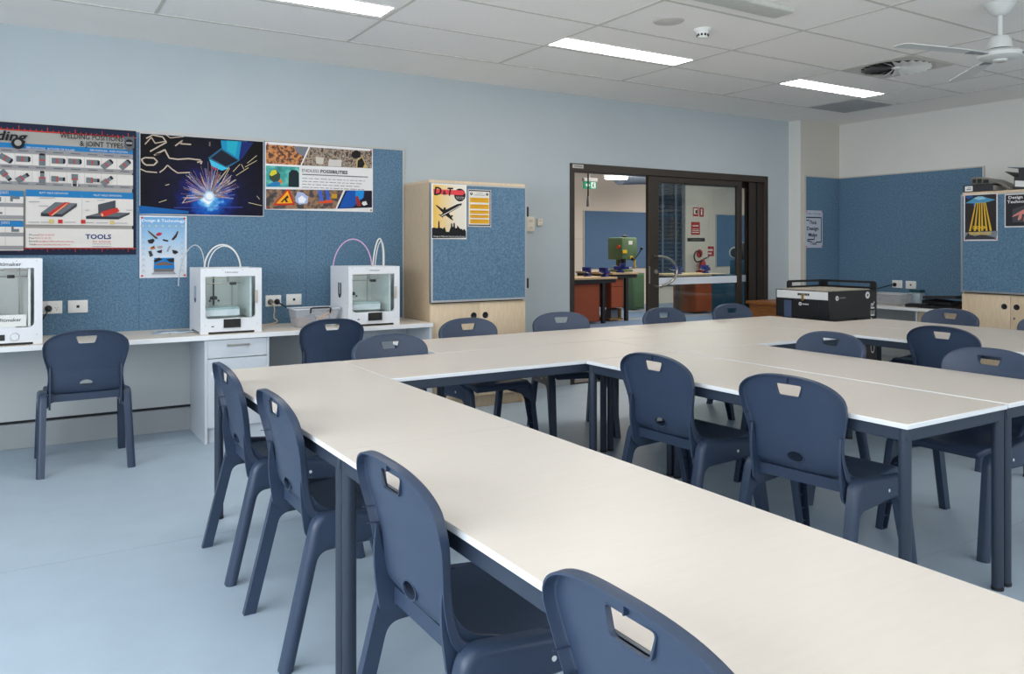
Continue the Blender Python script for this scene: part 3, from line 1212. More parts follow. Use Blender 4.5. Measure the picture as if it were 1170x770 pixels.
for (x0, x1, y) in ((235, 325, 322), (340, 410, 322), (530, 630, 322), (712, 780, 325), (800, 900, 328), (945, 1060, 330), (240, 330, 152), (325, 460, 120), (325, 400, 187), (710, 745, 150), (810, 870, 140), (710, 745, 222), (1050, 1100, 222)):
    a, c_ = c8(x0, y), c8(x1, y)
    W.line([a, c_], 0.004, BAR)
W.rect(xl, c8(600, 375)[1], xr, 0.945, LGREY)
for k, (wd, w_) in enumerate((('Phone', '9555 0142 01'), ('Fax', '9555 0142 02'), ('Email', 'sales@toolsforschools.com.au'), ('Web', 'www.toolsforschools.com.au'))):
    a = c8(243, 436 + 26.5 * k)
    W.text(wd, a[0], a[1] - 0.002, 0.013, INK, (0.032, 0.018, 0.026, 0.022)[k], 0.004)
    xx = (320, 290, 305, 295)[k]
    b_ = c8(xx, 0)[0]
    W.text(w_, b_, a[1] - 0.002, 0.013, SALM, c8((450, 425, 612, 585)[k], 0)[0] - b_)
W.text('TOOLS', c8(710, 0)[0], c8(820, 461)[1], 0.036, K(28, 48, 110), c8(925, 0)[0] - c8(710, 0)[0], 0.03)
W.text('for schools', c8(768, 0)[0], c8(850, 490)[1], 0.014, SALM, c8(922, 0)[0] - c8(768, 0)[0], 0.01)
W.lines_of_text(c8(768, 0)[0], c8(930, 0)[0], c8(850, 503)[1], 2, 0.02, BAR, 0.005)
W.build('welding_chart', 'large grey and blue welding positions chart on the pinboard above the leftmost printer')

# ---- welding sparks photograph
px0, px1, pz1, pz0 = 0.737, 1.607, 2.143, 1.560


def sparks_mat():
    m = bpy.data.materials.new('welding_photo')
    m.use_nodes = True
    nt = m.node_tree
    b = nt.nodes['Principled BSDF']
    b.inputs['Roughness'].default_value = 0.5
    b.inputs['Specular IOR Level'].default_value = 0.15
    tc = nt.nodes.new('ShaderNodeTexCoord')
    mp = nt.nodes.new('ShaderNodeMapping')
    mp.inputs['Location'].default_value = (-0.035, 0, 0.165)
    ln = nt.nodes.new('ShaderNodeVectorMath')
    ln.operation = 'LENGTH'
    nz = nt.nodes.new('ShaderNodeTexNoise')
    nz.inputs['Scale'].default_value = 14
    nz.inputs['Detail'].default_value = 5
    ad = nt.nodes.new('ShaderNodeMath')
    ad.operation = 'MULTIPLY_ADD'
    ad.inputs[1].default_value = 0.22
    cr = nt.nodes.new('ShaderNodeValToRGB')
    el = cr.color_ramp.elements
    for i, (p, c) in enumerate([(0.12, (250, 250, 252)), (0.15, (120, 200, 240)), (0.195, (22, 92, 186)), (0.27, (20, 30, 96)), (0.36, (18, 18, 44)), (0.6, (12, 11, 16))]):
        if i > 1:
            el.new(p)
        el[i].position = p
        el[i].color = C(*c)
    nt.links.new(tc.outputs['Object'], mp.inputs['Vector'])
    nt.links.new(mp.outputs['Vector'], ln.inputs[0])
    nt.links.new(tc.outputs['Object'], nz.inputs['Vector'])
    nt.links.new(nz.outputs['Fac'], ad.inputs[0])
    nt.links.new(ln.outputs['Value'], ad.inputs[2])
    nt.links.new(ad.outputs[0], cr.inputs['Fac'])
    nt.links.new(cr.outputs['Color'], b.inputs['Base Color'])
    return m


S = Poster((px0, PY, pz1), RX, NY, px1 - px0, pz1 - pz0, K(190, 192, 196))
S.rect(0.006, 0.012, 0.994, 0.988, sparks_mat())
g = lambda x, y: ((x - 28) / 1040.0, (y - 50 - (x - 28) * 0.05) / 690.0)
TEAL, SKY, DBL, SMK = K(24, 140, 186), K(60, 190, 224), K(22, 40, 104), K(196, 178, 160)
S.poly([g(690, 105), g(920, 110), g(850, 275), g(700, 190)], TEAL)
S.poly([g(740, 105), g(840, 108), g(815, 240), g(742, 190)], K(34, 168, 190))
S.poly([g(870, 110), g(975, 118), g(870, 272), g(845, 268)], DBL)
S.poly([g(580, 262), g(692, 172), g(855, 280), g(745, 350)], K(40, 96, 128))
S.poly([g(605, 262), g(695, 188), g(838, 280), g(735, 335)], K(22, 26, 40))
S.poly([g(590, 270), g(735, 345), g(760, 350), g(700, 372), g(610, 330)], SKY)
S.poly([g(600, 335), g(640, 345), g(665, 365), g(640, 366)], K(190, 40, 80))
S.poly([g(28, 665), g(420, 722), g(420, 742), g(28, 735)], K(16, 92, 160))
for pts, wd in (([(40, 280), (70, 262), (140, 265), (168, 295), (140, 325), (80, 325), (55, 305), (45, 280)], .010), ([(28, 355), (80, 380), (165, 388)], .008),
                ([(185, 388), (220, 360), (248, 325), (285, 360), (330, 392), (430, 388)], .008), ([(225, 190), (262, 265), (330, 275), (420, 268), (520, 280)], .010),
                ([(80, 100), (130, 70), (210, 85), (240, 130), (190, 160), (110, 210)], .009), ([(70, 150), (120, 90), (150, 140), (240, 120)], .007),
                ([(230, 62), (270, 92), (380, 78)], .006), ([(310, 160), (370, 110), (350, 140), (440, 145)], .009), ([(140, 240), (200, 225), (150, 235), (225, 195)], .010), ([(490, 300), (530, 290), (520, 315)], .010)):
    S.line([g(*q) for q in pts], wd, SMK)
cx, cy = 592, 598
pal = [K(245, 240, 238), K(232, 196, 168), K(150, 170, 230), K(226, 168, 130), K(200, 120, 120)]
for k in range(260):
    a = rnd.uniform(-0.15, PI + 0.3)
    r0 = rnd.uniform(20, 110)
    L = rnd.uniform(30, 190) * (0.75 + 0.4 * math.sin(max(0, min(PI, a))))
    p0 = (cx + r0 * math.cos(a), cy - r0 * math.sin(a))
    p1 = (cx + (r0 + L) * math.cos(a), cy - (r0 + L) * math.sin(a))
    S.line([g(*p0), g(*p1)], rnd.uniform(.0008, .0019), pal[k % 5])
    S.k -= 1
S.k += 1
for (p0, p1) in (((660, 480), (760, 340)), ((690, 490), (765, 350)), ((750, 500), (820, 455)), ((795, 380), (855, 315)), ((822, 415), (930, 345)), ((900, 340), (1005, 280)), ((920, 305), (1005, 235)), ((868, 315), (890, 360)), ((415, 418), (437, 440)), ((230, 498), (262, 488)), ((180, 642), (240, 622)), ((1005, 600), (1030, 632)), ((930, 660), (1050, 690)), ((370, 650), (410, 595))):
    S.line([g(*p0), g(*p1)], .004, K(214, 196, 150))
    S.k -= 1
S.k += 1
S.line([g(595, 120), g(595, 158)], .010, K(120, 112, 110))
S.line([g(300, 690), g(880, 700)], .004, K(70, 80, 170))
for r_, m in ((44, K(190, 214, 240)), (30, K(240, 244, 250))):
    q = g(cx, cy)
    S.disc(q[0], q[1], r_ / 1040.0, m)
S.build('welding_photograph', 'dark blue welding sparks photograph in the middle of the pinboard')

# ---- endless possibilities
px0, px1, pz1, pz0 = 1.617, 2.497, 2.140, 1.617
E_ = Poster((px0, PY, pz1), RX, NY, px1 - px0, pz1 - pz0, K(232, 230, 230))
g = lambda x, y: ((x - 55) / 1000.0, (y - 52 - (x - 55) * 0.065) / 610.0)
F = lambda pts, m: E_.poly([g(*q) for q in pts], m)
ph_orange = photo_mat('grinding_photo', [(30, 16, 14), (96, 44, 22), (214, 140, 70), (66, 44, 40)], 34)
ph_shop = photo_mat('workbench_photo', [(24, 20, 22), (90, 66, 48), (170, 150, 130), (44, 38, 38), (200, 184, 168)], 30)
ph_sea = photo_mat('diver_photo', [(20, 110, 112), (40, 156, 150), (120, 196, 180)], 14)
ph_road = photo_mat('roadworks_photo', [(24, 20, 24), (60, 48, 50), (150, 110, 70), (30, 34, 60)], 16)
F([(62, 78), (440, 100), (368, 268), (62, 250)], ph_orange)
F([(310, 95), (440, 102), (400, 190), (330, 150)], K(120, 124, 132))
F([(455, 102), (1045, 140), (1045, 305), (378, 270)], ph_shop)
F([(630, 215), (750, 222), (745, 285), (620, 280)], K(212, 206, 200))
F([(505, 190), (585, 200), (575, 262), (510, 255)], K(206, 198, 184))
F([(850, 150), (890, 128), (935, 150), (930, 200), (870, 210), (840, 180)], K(34, 26, 26))
F([(890, 220), (950, 190), (1005, 300), (890, 296)], K(196, 170, 110))
F([(905, 230), (945, 200), (975, 260), (955, 297), (900, 296)], K(30, 28, 30))
F([(62, 268), (356, 285), (356, 470), (62, 460)], ph_sea)
F([(90, 350), (110, 315), (150, 310), (190, 350), (180, 410), (130, 420), (95, 390)], K(60, 74, 62))
F([(92, 350), (112, 312), (148, 308), (160, 340), (110, 365)], K(214, 206, 50))
F([(70, 440), (150, 412), (190, 420), (180, 455), (80, 459)], K(40, 120, 176))
F([(170, 405), (195, 392), (206, 420), (190, 436)], K(226, 120, 40))
F([(262, 340), (290, 308), (335, 315), (352, 340), (352, 469), (258, 462)], K(30, 44, 50))
F([(62, 480), (765, 508), (690, 680), (62, 658)], ph_road)
F([(120, 628), (245, 486), (268, 488), (318, 632)], K(196, 52, 30))
F([(150, 612), (252, 502), (296, 614)], K(238, 170, 40))
F([(190, 600), (250, 540), (262, 560), (240, 575), (256, 604), (236, 604), (226, 582), (205, 604)], K(60, 36, 24))
F([(320, 560), (340, 510), (390, 520), (440, 560), (430, 620), (360, 630), (322, 600)], K(170, 180, 214))
F([(345, 570), (380, 545), (420, 580), (400, 615), (352, 612)], K(238, 240, 246))
F([(520, 500), (560, 500), (580, 600), (545, 605)], K(70, 100, 190))
F([(590, 500), (630, 505), (640, 600), (610, 605)], K(60, 92, 180))
F([(535, 605), (660, 595), (660, 625), (540, 625)], K(214, 80, 40))
F([(655, 540), (705, 543), (702, 585), (655, 580)], K(200, 150, 40))
F([(785, 510), (1045, 520), (1045, 682), (705, 680)], K(30, 26, 40))
F([(800, 512), (970, 516), (965, 580), (930, 610), (860, 670), (720, 678)], K(24, 84, 170))
F([(880, 516), (968, 518), (955, 590), (905, 610), (880, 560)], K(30, 140, 214))
F([(880, 575), (905, 565), (935, 640), (930, 670), (895, 660)], K(150, 50, 40))
F([(950, 625), (985, 618), (1000, 650), (965, 662), (945, 645)], K(226, 220, 220))
E_.text('ENDLESS', g(380, 325)[0], g(380, 330)[1], 0.048, INKG, 0.155)
E_.text('POSSIBILITIES', g(550, 335)[0], g(550, 341)[1], 0.050, INK, 0.255, 0.02)
E_.line([g(382, 352), g(1005, 388)], 0.007, INKG)
E_.lines_of_text(0.325, 0.93, g(385, 385)[1] + 0.005, 4, 0.045, K(140, 138, 138), 0.005)
o = E_.build('trades_poster', 'white photo collage poster headed endless possibilities, right of the welding sparks photograph')
E_.pins(o, PRED, ((0.02, 0.03), (0.98, 0.03), (0.02, 0.97), (0.98, 0.97)), 0.006)

# ---- small design and technology poster under the sparks photograph
px0, px1, pz1, pz0 = 0.737, 1.052, 1.553, 1.108


def fade_mat(name, cols, zlo, zhi):
    m = bpy.data.materials.new(name)
    m.use_nodes = True
    nt = m.node_tree
    b = nt.nodes['Principled BSDF']
    b.inputs['Roughness'].default_value = 0.4
    tc = nt.nodes.new('ShaderNodeTexCoord')
    sp = nt.nodes.new('ShaderNodeSeparateXYZ')
    mr = nt.nodes.new('ShaderNodeMapRange')
    mr.inputs['From Min'].default_value = zlo
    mr.inputs['From Max'].default_value = zhi
    cr = nt.nodes.new('ShaderNodeValToRGB')
    el = cr.color_ramp.elements
    for i, c in enumerate(cols):
        if i > 1:
            el.new(i / (len(cols) - 1))
        el[i].position = i / (len(cols) - 1)
        el[i].color = C(*c)
    nt.links.new(tc.outputs['Object'], sp.inputs[0])
    nt.links.new(sp.outputs['Z'], mr.inputs['Value'])
    nt.links.new(mr.outputs['Result'], cr.inputs['Fac'])
    nt.links.new(cr.outputs['Color'], b.inputs['Base Color'])
    return m


D = Poster((px0, PY, pz1), RX, NY, px1 - px0, pz1 - pz0, K(226, 228, 234))
D.rect(0.035, 0.022, 0.965, 0.975, fade_mat('blue_fade_print', [(216, 220, 226), (206, 216, 226), (150, 190, 222), (96, 158, 208)], -0.22, 0.22))
g = lambda x, y: ((x - 45) / 510.0, (y - 65) / 685.0)
D.text('Design & Technology', 0.05, 0.098, 0.044, K(240, 244, 248), 0.90, 0.01)
for k in range(7):
    q = g(80 + 71 * k, 178)
    D.disc(q[0], q[1], 0.045, K(132, 156, 176), 14)
    D.disc(q[0], q[1], 0.036, K(160, 190, 214), 14)
for k in range(8):
    for x in (85, 500):
        q = g(x, 240 + 62 * k)
        D.line([(q[0] - 0.03, q[1] + 0.02), (q[0], q[1] - 0.02), (q[0] + 0.03, q[1] + 0.02)], 0.0025, K(150, 168, 186))
FD = lambda pts, m: D.poly([g(*q) for q in pts], m)
DK = K(44, 40, 42)
FD([(128, 222), (165, 250), (245, 315), (215, 320), (140, 250)], K(96, 74, 50))
FD([(218, 268), (250, 248), (288, 258), (262, 285), (225, 288)], K(186, 50, 70))
FD([(385, 325), (430, 270), (452, 228), (462, 240), (440, 300), (405, 335)], K(70, 44, 40))
FD([(128, 335), (190, 318), (205, 340), (180, 375), (140, 368)], DK)
FD([(292, 322), (350, 335), (350, 352), (292, 340)], DK)
FD([(155, 420), (200, 395), (212, 430), (165, 440)], K(196, 110, 40))
FD([(160, 415), (205, 396), (190, 420)], DK)
FD([(232, 402), (290, 395), (280, 425), (240, 425)], K(176, 150, 150))
FD([(330, 460), (355, 400), (378, 395), (350, 465)], K(150, 160, 172))
FD([(225, 455), (285, 440), (280, 475), (245, 475)], DK)
FD([(392, 440), (440, 450), (462, 470), (425, 492), (400, 478)], DK)
FD([(135, 455), (168, 452), (188, 505), (155, 520)], K(60, 62, 66))
FD([(200, 530), (410, 530), (418, 655), (195, 655)], K(24, 120, 190))
FD([(190, 560), (250, 525), (290, 548), (210, 582)], DK)
FD([(325, 548), (415, 535), (415, 580), (370, 580)], DK)
FD([(215, 595), (300, 570), (400, 600), (400, 612), (210, 612)], K(120, 96, 84))
FD([(195, 650), (415, 650), (408, 686), (200, 686)], K(110, 108, 108))
FD([(165, 712), (200, 684), (410, 684), (442, 712)], K(160, 160, 164))
o = D.build('design_poster', 'small pale blue design and technology poster below the welding sparks photograph')
D.pins(o, K(226, 70, 60), ((0.05, 0.035), (0.95, 0.035), (0.05, 0.965), (0.95, 0.965)), 0.007)

# ---- aeroplane poster and yellow notice on the left cupboard
cy_ = 5.70 - 0.0185
cp = lambda u, v: at(u, v, Y=cy_)
a, c_ = cp(492.8, 209.5), cp(533, 272)
A = Poster((a.x, cy_ - 0.0005, a.z), RX, NY, c_.x - a.x, a.z - cp(492.8, 273)[2], K(232, 230, 224))
g = lambda x, y: ((x - 75) / 380.0, (y - 88 - (x - 75) * 0.02) / 610.0)


def sunset_mat():
    m = bpy.data.materials.new('yellow_fade_print')
    m.use_nodes = True
    nt = m.node_tree
    b = nt.nodes['Principled BSDF']
    tc = nt.nodes.new('ShaderNodeTexCoord')
    sp = nt.nodes.new('ShaderNodeSeparateXYZ')
    mr = nt.nodes.new('ShaderNodeMapRange')
    mr.inputs['From Min'].default_value = -0.13
    mr.inputs['From Max'].default_value = 0.12
    cr = nt.nodes.new('ShaderNodeValToRGB')
    cr.color_ramp.elements[0].color = C(234, 190, 84)
    cr.color_ramp.elements[1].color = C(230, 222, 206)
    cr.color_ramp.elements[1].position = 0.8
    nt.links.new(tc.outputs['Object'], sp.inputs[0])
    nt.links.new(sp.outputs['X'], mr.inputs['Value'])
    nt.links.new(mr.outputs['Result'], cr.inputs['Fac'])
    nt.links.new(cr.outputs['Color'], b.inputs['Base Color'])
    return m


A.rect(0.045, 0.02, 0.955, 0.975, sunset_mat())
FA = lambda pts, m: A.poly([g(*q) for q in pts], m)
q = g(380, 210)
A.disc(q[0], q[1], 0.165, INK)
FA([(95, 150), (410, 158), (438, 185), (410, 212), (98, 205)], K(222, 72, 78))
A.text('D', g(102, 0)[0], g(102, 213)[1], 0.145, INK, 0.20, 0.03, 0.15)
A.text('&', g(195, 0)[0], g(195, 210)[1], 0.075, INK, 0.10, 0.03)
A.text('T', g(236, 0)[0], g(236, 216)[1], 0.140, INK, 0.16, 0.03, 0.15)
A.text('technology', g(335, 0)[0], g(335, 238)[1], 0.022, K(220, 214, 206), 0.24)
A.text('education', g(342, 0)[0], g(342, 256)[1], 0.022, K(220, 214, 206), 0.20)
FA([(115, 325), (130, 325), (200, 375), (205, 350), (225, 352), (228, 375), (350, 312), (405, 302), (395, 325), (375, 345), (262, 412), (275, 440), (300, 435), (305, 450), (290, 458), (308, 495), (295, 492), (225, 440), (192, 455), (198, 470), (145, 425), (175, 432), (195, 412)], INK)
A.line([g(180, 445), g(385, 328)], 0.006, K(220, 214, 200))
sk = [(80, 690), (80, 578), (105, 572), (125, 580), (145, 575), (147, 510), (153, 495), (159, 510), (162, 575), (178, 578), (195, 588), (215, 565), (230, 620), (262, 622), (280, 570), (284, 525), (296, 530), (298, 565), (308, 565), (310, 522), (325, 526), (328, 580), (346, 580), (350, 548), (360, 560), (375, 582), (390, 590), (405, 590), (410, 605), (430, 590), (446, 615), (448, 690)]
FA(sk, INK)
A.text('Design & Make the World of the Future', g(95, 0)[0], g(95, 676)[1], 0.026, K(230, 228, 222), 0.90)
A.build('aeroplane_poster', 'yellow D&T poster with a black jet over a skyline on the left cupboard')
a, c_ = cp(534.5, 216), cp(561, 258)
N_ = Poster((a.x, cy_ - 0.0005, a.z), RX, NY, c_.x - a.x, a.z - cp(534.5, 259)[2], K(196, 194, 192))
N_.rect(0.03, 0.02, 0.97, 0.97, K(60, 56, 56))
N_.rect(0.04, 0.05, 0.93, 0.94, K(226, 222, 214))
for k, (ya, yb) in enumerate(((0.22, 0.35), (0.40, 0.52), (0.56, 0.65), (0.68, 0.76), (0.80, 0.91))):
    N_.rect(0.08, ya, 0.90, yb, K(226, 168, 44))
    N_.line([(0.14, ya + 0.03), (0.84, ya + 0.03)], 0.006, K(186, 134, 36))
    N_.line([(0.14, ya + 0.075), (0.70, ya + 0.075)], 0.004, K(186, 134, 36))
for x in (0.14, 0.82):
    N_.disc(x, 0.12, 0.055, INK)
    N_.disc(x, 0.11, 0.022, K(226, 222, 214))
N_.line([(0.36, 0.10), (0.62, 0.10)], 0.004, BAR)
N_.line([(0.26, 0.15), (0.72, 0.15)], 0.005, BAR)
N_.build('rules_notice', 'small framed notice with five yellow bands beside the jet poster', cat='notice')

# ---- posters of the corner and the right cupboard
PB2 = 6.04 - 0.0165
a, c_ = at(920, 240, Y=PB2), at(939.5, 283, Y=PB2)
T_ = Poster((a.x + 0.004, PB2 + 0.001, a.z), RX, NY, c_.x - a.x, a.z - c_.z, K(190, 198, 212))
T_.text('Design, Technology', 0.06, 0.105, 0.045, K(70, 96, 130), 0.86)
for pts in ([(0.05, 0.27), (0.2, 0.27)], [(0.03, 0.19), (0.92, 0.19), (0.92, 0.85), (0.62, 0.85)], [(0.5, 0.70), (0.5, 0.78), (0.12, 0.78), (0.12, 0.83), (0.3, 0.83)]):
    T_.line(pts, 0.012, INK)
T_.text('Think', 0.22, 0.37, 0.095, INK, 0.44, 0.02)
T_.text('Design', 0.08, 0.53, 0.095, INK, 0.68, 0.02)
T_.text('Make', 0.17, 0.70, 0.095, INK, 0.50, 0.02)
T_.text('Test', 0.27, 0.92, 0.085, INK, 0.38, 0.02)
o = T_.build('process_poster', 'narrow pale think design make test poster on the pinboard in the corner')
T_.pins(o, K(226, 70, 60), ((0.05, 0.03), (0.95, 0.03), (0.05, 0.97), (0.95, 0.97)), 0.008)

XP = 7.92 - 0.0185
rr, nn = (0, -1, 0), (-1, 0, 0)
a, c_ = at(1101.5, 222.5, X=XP), at(1140, 275, X=XP)
U = Poster((XP - 0.0005, a.y, a.z), rr, nn, a.y - c_.y, a.z - c_.z, K(224, 222, 226))
g = lambda x, y: ((x - 150) / 270.0, (y - 305) / 360.0)
U.rect(0.035, 0.02, 0.965, 0.97, K(52, 48, 50))
FU = lambda pts, m: U.poly([g(*q) for q in pts], m)
FU([(160, 372), (215, 345), (245, 328), (305, 325), (345, 340), (405, 355), (345, 370), (270, 378)], K(80, 150, 190))
FU([(230, 340), (262, 325), (300, 325), (330, 345), (275, 352)], K(150, 200, 220))
FU([(160, 318), (215, 315), (230, 330), (180, 340)], K(40, 90, 150))
FU([(225, 380), (240, 378), (248, 398), (232, 402)], K(40, 110, 200))
for (x0, x1) in ((248, 200), (264, 240), (280, 275), (296, 300), (311, 335), (324, 368)):
    FU([(x0 - 4, 372), (x0 + 4, 372), (x1 + 8, 590), (x1 - 8, 590)], K(222, 178, 60))
FU([(158, 600), (420, 590), (410, 655), (158, 655)], K(130, 136, 146))
FU([(160, 640), (185, 605), (240, 630), (300, 615), (400, 640), (400, 654), (160, 654)], K(66, 66, 74))
YEL = K(236, 196, 60)
U.text('DESIGN', g(225, 0)[0], g(0, 575)[1], 0.065, YEL, 0.40, 0.03)
U.text('&', g(268, 0)[0], g(0, 594)[1], 0.04, YEL, 0.07, 0.03)
U.text('TECHNOLOGY', g(190, 0)[0], g(0, 618)[1], 0.055, YEL, 0.68, 0.03)
o = U.build('saucer_poster', 'black poster with a blue flying saucer and yellow beams on the right cupboard')
U.pins(o, PRED, ((0.05, 0.03), (0.95, 0.03), (0.05, 0.97), (0.95, 0.97)), 0.006)
a, c_ = at(1148, 222, X=XP), at(1148, 260, X=XP)
V = Poster((XP - 0.0005, a.y, a.z), rr, nn, 0.46, a.z - c_.z, K(220, 220, 222))
V.rect(0.02, 0.03, 0.98, 0.96, K(50, 50, 54))
V.poly([(0.15, 0.45), (0.5, 0.30), (0.85, 0.45), (0.85, 0.85), (0.15, 0.85)], K(74, 76, 82))
V.text('Design', 0.075, 0.145, 0.085, K(236, 236, 238), 0.27, 0.02)
V.text('Technology', 0.05, 0.275, 0.085, K(236, 236, 238), 0.50, 0.02)
SKIN = K(216, 138, 132)
V.poly([(0.14, 0.69), (0.17, 0.64), (0.26, 0.56), (0.36, 0.48), (0.50, 0.42), (0.62, 0.42), (0.62, 0.62), (0.50, 0.66), (0.40, 0.62), (0.30, 0.60), (0.22, 0.66)], SKIN)
V.poly([(0.28, 0.60), (0.34, 0.58), (0.32, 0.74), (0.27, 0.80), (0.25, 0.77)], SKIN)
V.poly([(0.38, 0.60), (0.45, 0.62), (0.42, 0.80), (0.37, 0.84), (0.36, 0.78)], K(206, 124, 120))
V.poly([(0.47, 0.62), (0.56, 0.62), (0.55, 0.82), (0.49, 0.86), (0.47, 0.80)], SKIN)
V.build('hand_poster', 'dark design and technology poster with a pink hand at the right edge')

# ================================================================ CORNER PINBOARDS AND RIGHT BENCH
t = thing('corner_pinboard', (XW, 5.2, 0.72), 'plain blue pinboard on the right wall, wrapping into the corner', 'pinboard')
b = B()
b.box((XW - 0.012, 4.36, 0.70), (XW - 0.001, 6.027, 2.148), M_pin)
b.box((7.786, 6.028, 0.70), (XW - 0.012, 6.039, 2.148), M_pin)
b.build('fabric_panel', t)
b = B()
b.box((XW - 0.016, 4.34, 2.148), (XW - 0.001, 6.024, 2.160), M_alum)
b.box((XW - 0.016, 4.34, 0.70), (XW - 0.001, 4.36, 2.148), M_alum)
b.box((7.776, 6.024, 2.148), (XW - 0.001, 6.039, 2.160), M_alum)
b.box((7.774, 6.024, 0.70), (7.786, 6.039, 2.148), M_alum)
b.build('edge_trim', t)
b = B()
b.box((7.84, 4.312, 0.668), (XW - 0.002, 6.022, 0.6985), M_edge, 0.002, 1)
b.box((7.842, 4.314, 0.697), (XW - 0.003, 6.02, 0.70), M_bench)
tag(b.build('bench_worktop', org=(8.1, 5.2, 0.70)), 'short pale worktop along the right wall, black plastic trays lying on it', 'worktop')
b = B()
b.box((7.90, 4.75, 0), (8.39, 4.77, 0.667), M_cab, 0.001, 1)
b.box((7.90, 5.98, 0), (8.39, 6.0, 0.667), M_cab, 0.001, 1)
b.box((8.37, 4.77, 0.1), (8.39, 5.98, 0.667), M_cabgrey)
tag(b.build('bench_support', org=(8.1, 5.3, 0)), 'grey panels carrying the right wall worktop', 'panel')
b = B()
b.box((7.90, 4.325, 0), (7.918, 4.74, 0.666), M_maple_end, 0.001, 1)
b.box((7.918, 4.722, 0), (8.40, 4.74, 0.666), M_maple_end)
b.box((7.918, 4.325, 0), (8.40, 4.343, 0.666), M_maple_end)
tag(b.build('end_panel', org=(8.1, 4.53, 0)), 'maple panel under the right worktop beside the right cupboard', 'panel')


def outlet(name, c, r, n, kind, label, group='wall outlets'):
    """white double power point or data point; c = centre on the wall"""
    c, r, n = Vector(c), Vector(r), Vector(n)
    up = Vector((0, 0, 1))
    b = B()
    b.obox(c + n * 0.005, r * 0.060, n * 0.005, up * 0.043, M_plate, 0.003)
    if kind == 'power':
        for s in (-1, 1):
            o = c + r * (s * 0.026) + n * 0.0102
            for (dx, dz, a) in ((-.007, .002, 0.5), (.007, .002, -0.5), (0, -.012, 0)):
                ax = r * math.cos(a) + up * math.sin(a)
                ay = -r * math.sin(a) + up * math.cos(a)
                q = o + r * dx + up * (dz - .006)
                b.face([q - ax * .0012 - ay * .0042, q + ax * .0012 - ay * .0042, q + ax * .0012 + ay * .0042, q - ax * .0012 + ay * .0042], M_black)
            b.obox(c + r * (s * 0.026) + up * 0.026 + n * 0.011, r * 0.006, n * 0.002, up * 0.008, M_plate, 0.001)
    else:
        b.obox(c + n * 0.0105, r * 0.009, n * 0.001, up * 0.009, M_black)
    o = b.build(name, org=c)
    return tag(o, label, 'outlet', group)


OY = YW - 0.0122
outlet('power_point', (0.200, OY, 0.922), RX, NY, 'power', 'power point with a black plug beside the leftmost printer')
outlet('data_point', (0.353, OY, 0.922), RX, NY, 'data', 'data point on the pinboard above the whole left chair')
outlet('power_point', (1.680, OY, 0.913), RX, NY, 'power', 'power point with two plugs right of the middle printer')
outlet('data_point', (1.840, OY, 0.918), RX, NY, 'data', 'data point above the clear plastic tub')
outlet('power_point', (XW - 0.0122, 5.285, 0.912), (0, -1, 0), (-1, 0, 0), 'power', 'power point with a black plug on the right wall')
outlet('data_point', (XW - 0.0122, 5.125, 0.908), (0, -1, 0), (-1, 0, 0), 'data', 'data point on the right wall above the small clear tray')


def plug(name, c, n, m, label, pts, r=0.004, cat='plug', mc=None):
    c, n = Vector(c), Vector(n)
    b = B()
    b.lathe([(0.0, 0), (0.021, 0.0), (0.022, 0.012), (0.014, 0.026), (0.009, 0.036), (0.0, 0.037)], c, m, 20, n)
    o = b.build(name, org=c)
    tag(o, label, cat, 'plugs and cords')
    b = B()
    b.tube(pts, r, mc or m, 8)
    b.build('cord', o)
    return o


def bez(p0, p1, p2, p3, n=14):
    out = []
    for k in range(n + 1):
        t = k / n
        out.append(tuple(p0[i] * (1 - t) ** 3 + 3 * p1[i] * t * (1 - t) ** 2 + 3 * p2[i] * t * t * (1 - t) + p3[i] * t ** 3 for i in range(3)))
    return out


plug('mains_plug', (0.178, OY - 0.0115, 0.915), NY, M_black, 'black plug beside the leftmost printer',
     bez((0.178, OY - 0.045, 0.91), (0.16, OY - 0.08, 0.88), (0.13, OY - 0.05, 0.80), (0.02, OY - 0.06, 0.742)))
M_tan = mat('tan_cord', C(206, 186, 152), 0.5)
M_plugg = mat('grey_plug', C(120, 112, 104), 0.5)
plug('mains_plug', (1.655, OY - 0.0115, 0.906), NY, M_plugg, 'grey plug with a pale cord hanging to the bench',
     bez((1.655, OY - 0.045, 0.90), (1.70, OY - 0.09, 0.84), (1.64, OY - 0.05, 0.80), (1.69, OY - 0.06, 0.77)) + bez((1.69, OY - 0.06, 0.77), (1.72, OY - 0.07, 0.742), (1.60, OY - 0.10, 0.741), (1.50, OY - 0.12, 0.741))[1:], 0.0045, mc=M_tan)
plug('mains_plug', (1.706, OY - 0.0115, 0.906), NY, M_black, 'black plug with a black cord curving to the clear tub',
     bez((1.706, OY - 0.045, 0.90), (1.74, OY - 0.10, 0.88), (1.80, OY - 0.06, 0.84), (1.80, OY - 0.07, 0.80)) + bez((1.80, OY - 0.07, 0.80), (1.79, OY - 0.08, 0.765), (1.86, OY - 0.09, 0.77), (1.95, OY - 0.06, 0.742))[1:], 0.0055)
plug('mains_plug', (XW - 0.0237, 5.31, 0.905), (-1, 0, 0), M_black, 'black plug on the right wall, its cord running to the laser machine',
     bez((XW - 0.058, 5.31, 0.905), (8.30, 5.40, 0.88), (8.2, 5.55, 0.80), (7.9, 5.55, 0.80)) + bez((7.9, 5.55, 0.80), (7.4, 5.5, 0.80), (7.0, 4.9, 0.80), (6.575, 4.75, 0.78))[1:], 0.006)


